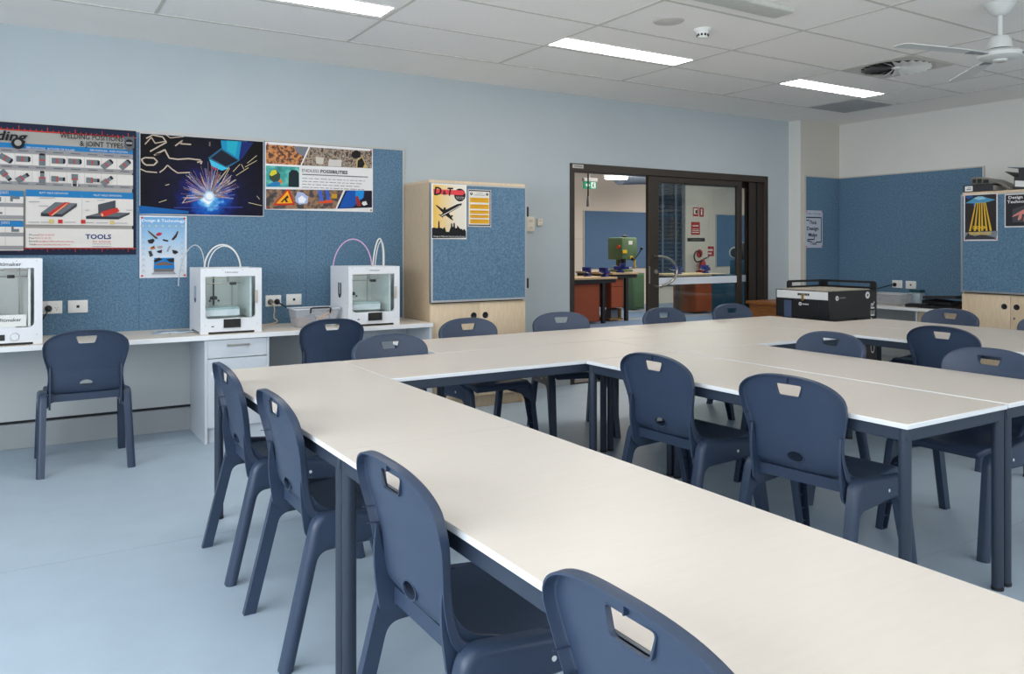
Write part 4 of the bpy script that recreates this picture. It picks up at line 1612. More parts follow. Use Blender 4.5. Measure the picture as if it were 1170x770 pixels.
# wall controllers beside the cupboard
def controller(name, c, w, h, label):
    b = B()
    x, z = c
    b.box((x - w / 2, YW - 0.028, z - h / 2), (x + w / 2, YW, z + h / 2), mat('controller_cream', C(222, 214, 196), 0.45), 0.005)
    b.box((x - w / 4, YW - 0.0295, z + h * 0.12), (x + w / 4, YW - 0.027, z + h * 0.30), mat('controller_grey', C(196, 190, 176), 0.4))
    b.box((x - w / 6, YW - 0.0295, z - h * 0.28), (x + w / 6, YW - 0.027, z - h * 0.18), mat('controller_grey', C(196, 190, 176), 0.4))
    tag(b.build(name, org=(x, YW, z)), label, 'control')


controller('wall_controller', (4.055, 1.542), 0.085, 0.140, 'larger cream control box on the wall right of the left cupboard')
controller('wall_controller', (4.162, 1.560), 0.055, 0.068, 'smaller cream control box on the wall near the doorway')

# ================================================================ 3D PRINTERS
M_scr = mat('screen_dark', C(52, 50, 48), 0.15)
M_pglass = glass_mat('printer_glass', (0.955, 0.99, 0.99, 1), 0.02)
M_bed = mat('printer_bed', C(176, 204, 204), 0.15)
M_pin_in = mat('printer_inside', C(232, 236, 234), 0.5)
M_tubew = mat('feed_tube_white', C(232, 230, 226), 0.3)
M_tubep = mat('feed_tube_pink', C(214, 170, 206), 0.3)


def printer(x0, x1, yf, yb, z0, h, label, door, tubes, left_mark=True):
    t = thing('desktop_printer', ((x0 + x1) / 2, (yf + yb) / 2, z0), label, '3D printer', 'desktop 3D printers')
    z1 = z0 + h
    w = x1 - x0
    fz0, fz1 = z0 + (0.104 if door else 0.105), z1 - 0.056
    fx0, fx1 = x0 + (0.030 if door else 0.042), x1 - 0.044
    th = 0.008
    b = B()
    fo = 0.02
    # front frame with a rounded opening
    outer = [(x0, z0 + 0.0), (x0 + 0.035, z0), (x0 + 0.055, z0 + 0.012), (x1 - 0.055, z0 + 0.012), (x1 - 0.035, z0), (x1, z0), (x1, z1), (x0, z1)]
    for (xa, za, xb, zb) in ((x0, fz1, x1, z1), (x0, z0 + 0.014, x1, fz0), (x0, fz0, fx0, fz1), (fx1, fz0, x1, fz1), (x0, z0, x0 + 0.05, z0 + 0.014), (x1 - 0.05, z0, x1, z0 + 0.014)):
        b.box((xa, yf, za), (xb, yf + th, zb), M_printer)
    for (cx, cz, sx, sz) in ((fx0, fz0, 1, 1), (fx1, fz0, -1, 1)):
        n = 6
        R = 0.03
        arc = [(cx + sx * R * (1 - math.sin(PI / 2 * k / n)), cz + sz * R * (1 - math.cos(PI / 2 * k / n))) for k in range(n + 1)]
        b.prism([(cx, cz)] + arc, (0, yf, 0), (1, 0, 0), (0, 0, 1), (0, 1, 0), th, M_printer)
    for (xa, xb) in ((x0, x0 + th), (x1 - th, x1)):
        b.box((xa, yf + th, z0 + 0.014), (xb, yb, z1), M_printer)
        b.box((xa, yf + th, z0), (xb, yf + 0.05, z0 + 0.014), M_printer)
        b.box((xa, yb - 0.05, z0), (xb, yb, z0 + 0.014), M_printer)
    b.box((x0 + th, yb - th, z0 + 0.014), (x1 - th, yb, z1), M_pin_in)
    b.box((x0 + th, yf + th, fz0 - 0.05), (x1 - th, yb - th, fz0 - 0.03), M_pin_in)
    b.box((x0 + th, yf + th, z1 - th), (x1 - th, yf + 0.05, z1), M_printer)
    b.box((x0 + th, yb - 0.06, z1 - th), (x1 - th, yb - th, z1), M_printer)
    b.build('housing', t)
    b = B()
    b.box((x0 + 0.05, yf + 0.004, z0 + 0.001), (x1 - 0.05, yb - 0.03, z0 + 0.014), M_black)
    b.build('base_plate', t)
    # motion rods, lead screw, bed and head inside
    b = B()
    b.cyl(((x0 + x1) / 2 - 0.05, yb - 0.05, fz0), ((x0 + x1) / 2 - 0.05, yb - 0.05, fz1 + 0.02), 0.006, M_blackm, n=10)
    for x in (x0 + 0.10, x1 - 0.12):
        b.cyl((x, yb - 0.04, fz0), (x, yb - 0.04, fz1 + 0.02), 0.005, M_steel, n=10)
    for z in (fz1 - 0.02, fz1 - 0.06):
        b.cyl((x0 + th, yb - 0.10, z), (x1 - th, yb - 0.10, z), 0.004, M_steel, n=8)
    b.build('rods', t)
    b = B()
    bz = fz0 + 0.06 if door else fz0 + 0.02
    b.box((fx0 + 0.005, yf + 0.05, bz), (x1 - 0.14, yb - 0.06, bz + 0.010), M_bed)
    b.box((fx0 + 0.005, yf + 0.045, bz - 0.045), (x1 - 0.14, yf + 0.055, bz - 0.002), M_printer)
    bed = b.build('build_plate', t)
    b = B()
    b.lathe([(0.026, 0), (0.026, 0.018), (0.015, 0.026), (0, 0.026)], ((x0 + x1) / 2 - 0.05, yb - 0.055, bz + 0.05), M_black, 16)
    for s in (-1, 1):
        b.ball(((x0 + x1) / 2 - 0.05 + s * 0.03, yb - 0.075, bz + 0.042), 0.008, M_black, n=10)
    b.build('bed_bracket', t)
    b = B()
    b.box((x1 - 0.20, yf + 0.10, fz1 - 0.045), (x1 - 0.13, yf + 0.17, fz1 + 0.01), M_alum, 0.004)
    b.box((x1 - 0.185, yf + 0.115, fz1 - 0.065), (x1 - 0.145, yf + 0.155, fz1 - 0.045), M_black, 0.003)
    b.build('print_head', t)
    B().box((x1 - 0.075, yf + 0.03, fz0), (x1 - 0.062, yb - 0.02, fz1), M_pin_in).build('side_cover', t)
    xm = (x0 + x1) / 2
    if door:
        d = B().box((fx0 + 0.001, yf - 0.006, fz0 + 0.001), (fx1 - 0.001, yf - 0.001, fz1 - 0.001), M_pglass, 0.001, 1).build('glass_door', t)
        B().box((fx1 - 0.004, yf - 0.012, (fz0 + fz1) / 2 - 0.045), (fx1 + 0.014, yf + 0.0, (fz0 + fz1) / 2 + 0.045), mat('door_grip', C(196, 186, 172), 0.5), 0.003, 1).build('door_grip', d)
        b = B()
        b.box((xm - 0.062, yf - 0.012, z0 + 0.036), (xm + 0.062, yf - 0.0005, z0 + 0.105), M_printer, 0.006)
        b.box((xm - 0.057, yf - 0.0145, z0 + 0.040), (xm + 0.057, yf - 0.011, z0 + 0.100), M_black, 0.002, 1)
        b.box((xm - 0.046, yf - 0.0152, z0 + 0.046), (xm + 0.046, yf - 0.0140, z0 + 0.094), M_scr)
        b.build('touch_screen', t, label='black touch screen')
        b = B()
        b.box((x0 + 0.070, yf - 0.001, z0 + 0.048), (x0 + 0.086, yf + 0.002, z0 + 0.055), M_black)
        b.build('usb_slot', t)
    else:
        b = B()
        b.box((x1 - 0.275, yf - 0.003, z0 + 0.030), (x1 - 0.195, yf + 0.001, z0 + 0.066), M_scr, 0.001, 1)
        b.lathe([(0.027, -0.001), (0.027, 0.003), (0.0235, 0.003), (0.0235, 0.0), (0.022, 0.0), (0.021, 0.009), (0.0, 0.010)], (x1 - 0.145, yf, z0 + 0.050), M_printer, 28, NY)
        b.build('control_panel', t, label='small dark screen with a round dial')
        b = B()
        b.box((fx0, yf + 0.044, fz0 + 0.003), (x1 - 0.085, yf + 0.048, fz0 + 0.075), M_plate)
        put_text(b, 'Ultimaker', (x1 - 0.235, yf + 0.0435, fz0 + 0.035), RX, (0, 0, 1), 0.020, M_black, 0.125, 0.015)
        b.build('name_plate', t)
    b = B()
    if door:
        put_text(b, 'Ultimaker', (xm - 0.044, yf - 0.0006, z1 - 0.034), RX, (0, 0, 1), 0.013, mat('logo_grey', C(96, 92, 92), 0.5), 0.088, 0.005)
    else:
        put_text(b, 'Ultimaker', (x1 - 0.245, yf - 0.0006, z1 - 0.043), RX, (0, 0, 1), 0.022, M_black, 0.135, 0.015)
    b.build('lettering', t)
    # screws
    b = B()
    for x in (x0 + 0.03, x0 + 0.30 * w + 0.02, x0 + 0.68 * w, x1 - 0.03):
        b.cyl((x, yf - 0.0012, z1 - 0.012), (x, yf + 0.001, z1 - 0.012), 0.0032, M_steel, n=8)
    for x in (x0 + 0.03, x1 - 0.03):
        b.cyl((x, yf - 0.0012, z0 + 0.06), (x, yf + 0.001, z0 + 0.06), 0.0032, M_steel, n=8)
    for k in range(4):
        for y in (yf + 0.03, yb - 0.03):
            b.cyl((x0 - 0.0012, y, z0 + 0.06 + k * (h - 0.1) / 3), (x0 + 0.001, y, z0 + 0.06 + k * (h - 0.1) / 3), 0.0035, M_steel, n=8)
    b.build('screws', t)
    if left_mark:
        b = B()
        ym, zm = yf + 0.19, z0 + h * 0.60
        m_ = M_black if left_mark == 'U' else mat('vent_grey', C(150, 160, 176), 0.5)
        for dy in (-0.022, 0.022):
            b.box((x0 - 0.0015, ym + dy - 0.012, zm - 0.03), (x0 + 0.001, ym + dy + 0.012, zm + 0.055), m_)
        b.prism([(-0.034, -0.03), (0.034, -0.03), (0.02, -0.055), (0, -0.062), (-0.02, -0.055)], (x0 - 0.0015, ym, zm), (0, -1, 0), (0, 0, 1), (1, 0, 0), 0.002, M_black)
        b.build('side_logo', t)
    for pts, m, r in tubes:
        b = B()
        b.tube(pts, r, m, 8)
        b.build('feed_tube', t)
    return t


def arch(p0, p1, zt, lean=0.0, n=18):
    out = []
    for k in range(n + 1):
        a = PI * k / n
        c = (1 - math.cos(a)) / 2
        out.append((p0[0] + (p1[0] - p0[0]) * c + lean * math.sin(a), p0[1] + (p1[1] - p0[1]) * c, p0[2] + (p1[2] - p0[2]) * c + (zt - max(p0[2], p1[2])) * math.sin(a)))
    return out


Z1 = BT + 0.0008
printer(1.050, 1.456, 5.655, 6.055, Z1, 0.448, 'white printer with a glass door standing over the drawer cabinet', True,
        [(arch((0.975, 6.06, 1.05), (1.13, 5.95, Z1 + 0.45), 1.40), mat('feed_tube_grey', C(190, 194, 198), 0.3), 0.004),
         (arch((1.13, 5.95, Z1 + 0.43), (1.36, 5.86, Z1 + 0.43), 1.345), M_tubew, 0.006),
         (arch((1.145, 5.90, Z1 + 0.43), (1.35, 5.82, Z1 + 0.43), 1.335), M_tubew, 0.004)], 'vent')
printer(2.085, 2.495, 5.635, 6.035, Z1, 0.446, 'white printer with a glass door and a pink feed tube beside the maple cupboard', True,
        [(arch((2.09, 6.00, Z1 + 0.40), (2.36, 5.86, Z1 + 0.42), 1.40), M_tubep, 0.005),
         (arch((2.365, 5.86, Z1 + 0.42), (2.46, 5.88, Z1 + 0.42), 1.395, 0.015), M_tubew, 0.006),
         (arch((2.375, 5.84, Z1 + 0.42), (2.455, 5.85, Z1 + 0.42), 1.375, 0.015), M_tubew, 0.004)], 'U')
printer(-0.29, 0.132, 5.66, 6.06, Z1, 0.522, 'taller open fronted white printer cut by the left edge of the photo', False, [], False)

# ---- clear tub with its odds and ends, and a flat clear bag
M_clear = glass_mat('clear_plastic', (0.95, 0.95, 0.96, 1), 0.12, milk=0.22)


def tub(name, x0, x1, y0, y1, z0, h, label, taper=0.02, clip=True):
    t = thing(name, ((x0 + x1) / 2, (y0 + y1) / 2, z0), label, 'tub')
    b = B()

    def ring(i, z, k):
        g_ = taper * (1 - k)
        return [(x0 + g_ + i, y0 + g_ + i, z), (x1 - g_ - i, y0 + g_ + i, z), (x1 - g_ - i, y1 - g_ - i, z), (x0 + g_ + i, y1 - g_ - i, z)]
    a, c_ = ring(0, z0, 0), ring(0, z0 + h, 1)
    ai, ci = ring(0.003, z0 + 0.003, 0), ring(0.003, z0 + h, 1)
    for k in range(4):
        j = (k + 1) % 4
        b.face([a[k], a[j], c_[j], c_[k]], M_clear)
        b.face([ai[k], ci[k], ci[j], ai[j]], M_clear)
    b.face(a[::-1], M_clear)
    b.face(ai, M_clear)
    b.build('body', t)
    b = B()
    for (xa, ya, xb, yb) in ((x0 - 0.01, y0 - 0.01, x1 + 0.01, y0 + 0.004), (x0 - 0.01, y1 - 0.004, x1 + 0.01, y1 + 0.01), (x0 - 0.01, y0 + 0.004, x0 + 0.004, y1 - 0.004), (x1 - 0.004, y0 + 0.004, x1 + 0.01, y1 - 0.004)):
        b.box((xa, ya, z0 + h - 0.004), (xb, yb, z0 + h + 0.006), mat('tub_rim', C(206, 210, 214), 0.3), 0.002, 1)
    b.build('rim', t)
    if clip:
        b = B()
        xm = (x0 + x1) / 2 + 0.02
        b.tube([(xm - 0.075, y0 - 0.006, z0 + h - 0.03), (xm - 0.075, y0 - 0.016, z0 + h + 0.004), (xm - 0.06, y0 - 0.016, z0 + h + 0.010), (xm + 0.06, y0 - 0.016, z0 + h + 0.010), (xm + 0.075, y0 - 0.016, z0 + h + 0.004), (xm + 0.075, y0 - 0.006, z0 + h - 0.03)], 0.006, M_black, 8)
        b.build('handle', t, label='black carrying handle')
    return t


tub('storage_tub', 1.72, 2.045, 5.735, 5.925, Z1, 0.135, 'clear plastic tub of odds and ends on the bench between two printers')
M_or = mat('orange_plastic', C(236, 160, 40), 0.4)
b = B()
b.tube(bez((1.90, 5.80, Z1 + 0.02), (1.93, 5.80, Z1 + 0.08), (1.97, 5.80, Z1 + 0.09), (2.0, 5.81, Z1 + 0.10)), 0.008, M_or, 8)
tag(b.build('orange_strip', org=(1.9, 5.8, Z1 + 0.012)), 'orange strip inside the clear tub', 'offcut', 'odds and ends in the tub')
for k, (x, y, z, sx, sy, sz, c_, nm) in enumerate(((1.80, 5.83, .035, .045, .05, .03, (150, 120, 110), 'brownish block in the left of the clear tub'), (1.86, 5.84, .045, .03, .035, .04, (96, 110, 130), 'blue grey block at the back of the clear tub'), (1.95, 5.86, .04, .05, .04, .035, (190, 186, 190), 'pale block in the right of the clear tub'))):
    b = B()
    b.box((x - sx, y - sy, Z1 + .006), (x + sx, y + sy, Z1 + .006 + 2 * sz), mat('odds_%d' % k, C(*c_), 0.5), 0.006)
    tag(b.build('plastic_part', org=(x, y, Z1)), nm, 'part', 'odds and ends in the tub')
b = B()
for k in range(5):
    x, y = 0.80 + 0.05 * k, 5.90 + 0.03 * math.sin(k * 2.1)
    b.obox((x + 0.03, y, Z1 + 0.0035 + 0.003 * (k % 2)), (0.05, 0.012 * (-1) ** k, 0.001), (-.01, 0.05, 0.0004), (0, 0, 0.002), mat('clear_bag', C(206, 214, 222), 0.12, coat=0.5))
tag(b.build('plastic_bag', org=(0.9, 5.9, Z1)), 'flat clear plastic bag lying on the bench left of the middle printer', 'bag')

# ================================================================ LASER MACHINE
M_lblack = mat('machine_black', C(26, 27, 31), 0.4)
M_lblue = mat('machine_blue', C(70, 86, 116), 0.4)
M_lwhite = mat('machine_white', C(226, 228, 228), 0.4)
lx0, lx1, ly0, ly1 = 5.90, 6.572, 4.33, 4.895
t = thing('laser_machine', ((lx0 + lx1) / 2, (ly0 + ly1) / 2, 0), 'black floor standing laser machine with a white front strip behind the right tables', 'machine')
b = B()
b.box((lx0, ly0, 0.70), (lx1, ly1, 0.945), M_lblack, 0.003, 1)
b.box((lx1 - 0.28, ly0, 0.0), (lx1, ly1, 0.70), M_lblack, 0.003, 1)
b.box((lx0 + 0.06, ly0 + 0.03, 0.66), (lx1 - 0.28, ly1 - 0.03, 0.70), M_lblack)
for y in (ly0 + 0.05, ly1 - 0.05):
    b.box((lx0 + 0.05, y - 0.02, 0), (lx0 + 0.09, y + 0.02, 0.66), M_lblack)
b.build('body', t)
b = B()
b.box((lx0 - 0.006, ly0 + 0.012, 0.870), (lx0 + 0.004, ly1 - 0.015, 0.940), M_lwhite, 0.002, 1)
for k, (ya, wd) in enumerate(((0.245, 0.020), (0.268, 0.012), (0.283, 0.022), (0.309, 0.012), (0.325, 0.018), (0.347, 0.020))):
    y = ly1 - ya
    b.box((lx0 - 0.0066, y - wd, 0.900), (lx0 - 0.005, y, 0.920), M_black)
st = b.build('front_strip', t, label='white front strip')
b = B()
yl = (ly0 + ly1) / 2 - 0.02
b.cyl((lx0 - 0.006, yl, 0.905), (lx0 - 0.016, yl, 0.905), 0.012, mat('brass', C(190, 150, 96), 0.3, metal=0.8), n=16)
b.box((lx0 - 0.018, yl - 0.010, 0.855), (lx0 - 0.008, yl + 0.010, 0.905), mat('brass', C(190, 150, 96), 0.3, metal=0.8), 0.002, 1)
b.build('latch', st, label='brass latch')
b = B()
b.box((lx0 + 0.05, ly0 + 0.03, 0.945), (lx1 - 0.06, ly1 - 0.03, 0.952), mat('lid_beige', C(196, 184, 164), 0.3))
b.build('lid', t, label='beige lid panel')
b = B()
b.box((lx0 - 0.003, ly0 + 0.10, 0.715), (lx0 + 0.002, ly1 - 0.20, 0.858), M_lblack, 0.002, 1)
b.build('front_door', t)
B().box((lx0 - 0.004, ly1 - 0.175, 0.70), (lx0 + 0.002, ly1 - 0.095, 0.850), M_lblue, 0.001, 1).build('side_vent', t, label='blue grey panel')
# plate with a slot that stands above the back and the far side
b = B()
rp = rounded_poly([(0, 0.945), (0, 1.02), (0.565, 1.02), (0.565, 0.945)], [0, .03, .03, 0], 5)
sl = [(0.05, 0.972), (0.515, 0.972), (0.515, 0.998), (0.05, 0.998)]
for (o_, u_, L) in (((lx1 - 0.012, ly0, 0), (0, 1, 0), ly1 - ly0), ((lx0 + 0.15, ly1 - 0.012, 0), (1, 0, 0), lx1 - lx0 - 0.15)):
    nrm = (1, 0, 0) if u_ == (0, 1, 0) else (0, 1, 0)
    for pts in (rounded_poly([(0, .945), (0.06, .945), (0.06, 1.02), (0, 1.02)], [0, 0, 0, .03], 5), rounded_poly([(L - .06, .945), (L, .945), (L, 1.02), (L - .06, 1.02)], [0, 0, .03, 0], 5), [(0.06, .945), (L - .06, .945), (L - .06, .968), (0.06, .968)], [(0.06, 1.0), (L - .06, 1.0), (L - .06, 1.02), (0.06, 1.02)]):
        b.prism(pts, o_, u_, (0, 0, 1), nrm, 0.012, M_lblack)
b.build('handle_plate', t)
# marks: round white logo discs, small lettering, vertical name
b = B()


def disc_mark(c, r_, n_, u_):
    c, n_, u_ = Vector(c), Vector(n_), Vector(u_)
    b.lathe([(r_, 0), (r_, 0.0012), (0, 0.0014)], c, M_lwhite, 24, n_)
    b.lathe([(r_ * 0.35, 0.0013), (r_ * 0.35, 0.0018), (0, 0.0019)], c, M_lblack, 12, n_)


disc_mark((lx0 - 0.003, ly0 + 0.295, 0.825), 0.016, (-1, 0, 0), (0, -1, 0))
for k in range(5):
    y = ly0 + 0.27 - 0.013 * k
    b.box((lx0 - 0.0042, y - 0.010, 0.819), (lx0 - 0.003, y, 0.830), M_lwhite)
disc_mark((6.005, ly0, 0.885), 0.021, (0, -1, 0), (1, 0, 0))
for k in range(5):
    x = 6.04 + 0.017 * k
    b.box((x, ly0 - 0.0012, 0.880), (x + 0.013, ly0, 0.893), mat('faint_mark', C(120, 120, 124), 0.5))
disc_mark((6.435, ly0, 0.900), 0.031, (0, -1, 0), (1, 0, 0))
put_text(b, 'CARVER', (6.535, ly0 - 0.0012, 0.375), (0, 0, 1), (-1, 0, 0), 0.056, M_lwhite, 0.47)
b.build('markings', t, label='white vertical lettering and round white marks')

# wooden side table by the doorway
M_walnut = mat('brown_wood', C(150, 92, 44), 0.45, noise=0.25, scale=9, stretch=(1, 1, 8))
t = thing('side_table', (7.2, 5.75, 0), 'low brown wooden side table standing by the doorway behind the laser machine', 'table')
B().box((6.72, 5.52, 0.715), (7.45, 5.98, 0.745), M_walnut, 0.003, 1).build('table_top', t)
B().box((6.76, 5.54, 0.0), (6.785, 5.96, 0.714), M_walnut).build('end_panel', t)
B().box((7.40, 5.54, 0.0), (7.425, 5.96, 0.714), M_walnut).build('end_panel', t)
B().box((6.785, 5.94, 0.40), (7.40, 5.958, 0.714), mat('brown_wood_dark', C(70, 44, 26), 0.6)).build('back_panel', t)

# ================================================================ THINGS ON THE RIGHT BENCH AND CUPBOARD
Zb = 0.7008
tub('clear_tray', 7.98, 8.20, 4.98, 5.36, Zb, 0.12, 'small clear plastic tray under the data point on the right bench', 0.03, False)
M_smoke = glass_mat('smoked_plastic', (0.42, 0.46, 0.52, 1), 0.08)
b = B()
b.obox((8.28, 4.98, Zb + 0.150), (0.05, 0, 0), (0, 0.06, 0), (0, 0, 0.014), mat('teal_plastic', C(20, 74, 80), 0.5), 0.006)
b.obox((8.28, 4.98, Zb + 0.066), (0.05, 0, 0), (0, 0.06, 0), (0, 0, 0.066), mat('pale_tub', C(170, 186, 196), 0.4), 0.004)
tag(b.build('lidded_box', org=(8.28, 4.98, Zb)), 'small pale box with a dark teal lid beside the clear tray', 'box')
for k, (x, y, z, rz, L, Wd, tl, lab) in enumerate(((8.02, 4.57, 0.0, 0.05, .12, .17, 0.0, 'lowest black plastic tray of the heap on the right bench'), (8.05, 4.56, 0.044, -0.14, .11, .16, 0.03, 'middle black plastic tray of the heap on the right bench'), (8.06, 4.58, 0.094, 0.22, .10, .15, -0.05, 'tilted black plastic tray on top of the heap on the right bench'), (8.00, 4.84, 0.0, 0.3, .09, .065, 0.0, 'small black plastic tray lying left of the heap on the right bench'))):
    b = B()
    ca, sa = math.cos(rz), math.sin(rz)
    ax, ay = Vector((ca, sa, tl)), Vector((-sa, ca, tl))
    c_ = Vector((x, y, Zb + z + 0.004))
    b.obox(c_, ax * L, ay * Wd, (0, 0, 0.003), M_lblack)
    for s in (-1, 1):
        b.obox(c_ + ax * (L * s) + Vector((0, 0, 0.014)), ax * 0.004, ay * Wd, (0, 0, 0.014), M_lblack)
        b.obox(c_ + ay * (Wd * s) + Vector((0, 0, 0.014)), ax * L, ay * 0.004, (0, 0, 0.014), M_lblack)
    tag(b.build('plastic_tray', org=(x, y, Zb + z)), lab, 'tray', 'black trays on the right bench')
b = B()
b.tube([(8.16 + 0.05 * math.cos(k * 0.5), 5.44 + 0.07 * math.sin(k * 0.5), Zb + 0.006 + 0.0022 * k) for k in range(26)], 0.005, mat('white_cable', C(226, 222, 212), 0.4), 8)
tag(b.build('coiled_cable', org=(8.16, 5.44, Zb)), 'coil of white cable on the right bench beside the clear tray', 'cable')

ZT = 1.8655
M_file = mat('binder_black', C(36, 38, 44), 0.5)
M_lab = mat('label_white', C(226, 228, 230), 0.5)


def binder(loc, rz, lab):
    """ring binder lying with its spine towards -x of its own frame"""
    t = thing('ring_binder', loc, lab, 'binder', 'binders on the right cupboard')
    t.rotation_euler = (0, 0, rz)
    b = B()
    b.box((-0.15, -0.035, 0), (0.15, 0.035, 0.004), M_file)
    b.box((-0.15, -0.14, 0.0), (0.15, 0.14, 0.004), M_file, 0.001, 1)
    b.box((-0.15, -0.14, 0.066), (0.15, 0.14, 0.070), M_file, 0.001, 1)
    b.box((-0.15, -0.14, 0.004), (-0.146, 0.14, 0.066), M_file)
    b.box((-0.13, -0.13, 0.012), (0.13, 0.13, 0.058), mat('paper_block', C(206, 202, 194), 0.7))
    o = b.build('cover')
    o.parent = t
    ORG[o.name] = Vector((0, 0, 0))
    b = B()
    b.box((-0.1506, 0.05, 0.010), (-0.1495, 0.125, 0.060), M_lab)
    b.box((-0.1509, 0.065, 0.026), (-0.1500, 0.11, 0.032), M_file)
    b.box((-0.1509, 0.065, 0.040), (-0.1500, 0.10, 0.045), M_file)
    o = b.build('spine_label', label='white spine label')
    o.parent = t
    return t


binder((8.09, 4.16, ZT), 0.0, 'black ring binder lying flat at the left end of the right cupboard top')
t = thing('stacking_tray', (8.10, 4.05, ZT), 'grey plastic tray tilted on the black ring binder on the right cupboard', 'tray')
b = B()
M_tray = mat('tray_grey', C(112, 110, 104), 0.4)
wp = [(4.245, 1.945), (4.255, 2.005), (4.215, 2.020), (4.05, 1.985), (3.90, 1.905), (3.865, 1.878), (3.90, 1.868), (4.00, 1.938)]
b.prism(wp, (7.99, 0, 0), (0, 1, 0), (0, 0, 1), (1, 0, 0), 0.22, M_tray, 0.004)
b.build('tray_body', t)
b = B()
for (ya_, yb2, za, zb2) in ((4.205, 4.235, 1.958, 1.995), (4.150, 4.190, 1.955, 1.994), (4.085, 4.135, 1.950, 1.984)):
    b.box((7.987, ya_, za), (7.991, yb2, zb2), M_black)
b.build('slots', t)
# open black file box with paper flaps
t = thing('file_box', (8.12, 3.650, ZT), 'open black file box with raised flaps at the right end of the right cupboard', 'box')
b = B()
for (a_, c2) in (((7.98, 3.560, ZT), (7.984, 3.850, ZT + 0.12)), ((8.26, 3.560, ZT), (8.264, 3.850, ZT + 0.12)), ((7.984, 3.560, ZT), (8.26, 3.564, ZT + 0.12)), ((7.984, 3.846, ZT), (8.26, 3.850, ZT + 0.12)), ((7.984, 3.564, ZT), (8.26, 3.846, ZT + 0.004))):
    b.box(a_, c2, M_file)
b.build('body', t)
b = B()
b.obox((8.12, 3.885, ZT + 0.150), (0.14, 0, 0), (0, 0.045, 0.03), (0, 0, 0.0025), M_file)
b.build('flap', t)
b = B()
b.obox((8.12, 3.770, ZT + 0.205), (0.13, 0, 0), (0, 0.14, 0.015), (0, 0, 0.003), mat('flap_blue', C(84, 98, 116), 0.4))
b.obox((8.12, 3.700, ZT + 0.16), (0.12, 0, 0), (0, 0.12, 0), (0, 0, 0.04), M_file)
b.build('folder', t)
b = B()
b.obox((7.978, 3.785, ZT + 0.055), (0.001, 0, 0), (0, 0.055, 0.006), (0, 0, 0.028), M_lab)
b.build('label_card', t, label='white label')

# ================================================================ CEILING THINGS
def ceiling_light(x0, y0, label):
    x1, y1 = x0 + 1.225, y0 + 0.215
    t = thing('ceiling_light', ((x0 + x1) / 2, (y0 + y1) / 2, H), label, 'light', 'lit ceiling panels')
    b = B()
    f = 0.008
    for (xa, ya, xb, yb) in ((x0 - f, y0 - f, x1 + f, y0), (x0 - f, y1, x1 + f, y1 + f), (x0 - f, y0, x0, y1), (x1, y0, x1 + f, y1)):
        b.box((xa, ya, H - 0.007), (xb, yb, H - 0.0018), M_plate)
    b.build('frame', t)
    B().box((x0, y0, H - 0.005), (x1, y1, H - 0.0018), M_lampw).build('diffuser', t)


ceiling_light(0.735, 4.512, 'lit ceiling panel cut by the top edge, above the middle printer')
ceiling_light(3.268, 4.528, 'lit ceiling panel in the middle, beside the smoke detector')
ceiling_light(5.810, 4.560, 'lit ceiling panel on the right, beside the round air diffuser')

b = B()
b.lathe([(0.0, -0.010), (0.085, -0.010), (0.098, -0.006), (0.102, -0.0016)], (3.592, 3.84, H), mat('speaker_grille', C(206, 202, 196), 0.6, noise=0.12, scale=400), 36)
tag(b.build('ceiling_speaker', org=(3.592, 3.84, H)), 'flat round grille on the ceiling left of the smoke detector', 'speaker')
t = thing('smoke_detector', (3.925, 3.865, H), 'white round smoke detector hanging below the ceiling', 'smoke detector')
B().lathe([(0.0, -0.018), (0.050, -0.018), (0.058, -0.010), (0.059, -0.0016)], (3.925, 3.865, H), M_plate, 28).build('base', t)
b = B()
b.lathe([(0, -0.062), (0.024, -0.061), (0.034, -0.052), (0.040, -0.034), (0.044, -0.018)], (3.925, 3.865, H), M_plate, 28)
b.build('head', t)
b = B()
for k in range(10):
    a = 2 * PI * k / 10
    p = Vector((3.925 + 0.0375 * math.cos(a), 3.865 + 0.0375 * math.sin(a), H - 0.044))
    b.obox(p, (-math.sin(a) * 0.006, math.cos(a) * 0.006, 0), (math.cos(a) * 0.003, math.sin(a) * 0.003, 0), (0, 0, 0.007), M_blackm)
b.build('sensor_slots', t)

# air diffuser with twisted vanes
vx, vy = 6.09, 3.845
t = thing('air_diffuser', (vx, vy, H), 'square ceiling panel with a round swirl of white vanes near the fan', 'air vent')
b = B()
tb_n = 40
R_, S_ = 0.262, 0.305
ring_o = [(S_ * math.cos(2 * PI * k / tb_n) / max(abs(math.cos(2 * PI * k / tb_n)), abs(math.sin(2 * PI * k / tb_n))), S_ * math.sin(2 * PI * k / tb_n) / max(abs(math.cos(2 * PI * k / tb_n)), abs(math.sin(2 * PI * k / tb_n)))) for k in range(tb_n)]
ring_i = [(R_ * math.cos(2 * PI * k / tb_n), R_ * math.sin(2 * PI * k / tb_n)) for k in range(tb_n)]
for k in range(tb_n):
    j = (k + 1) % tb_n
    b.face([(vx + ring_o[k][0], vy + ring_o[k][1], H - 0.008), (vx + ring_i[k][0], vy + ring_i[k][1], H - 0.008), (vx + ring_i[j][0], vy + ring_i[j][1], H - 0.008), (vx + ring_o[j][0], vy + ring_o[j][1], H - 0.008)], M_grid)
    b.face([(vx + ring_o[k][0], vy + ring_o[k][1], H - 0.008), (vx + ring_o[j][0], vy + ring_o[j][1], H - 0.008), (vx + ring_o[j][0], vy + ring_o[j][1], H - 0.0018), (vx + ring_o[k][0], vy + ring_o[k][1], H - 0.0018)], M_grid)
b.build('face_plate', t)
B().lathe([(0.0, -0.004), (R_ + 0.004, -0.004), (R_ + 0.004, -0.0018)], (vx, vy, H), M_blackm, 40).build('duct_opening', t)
b = B()
NV = 22
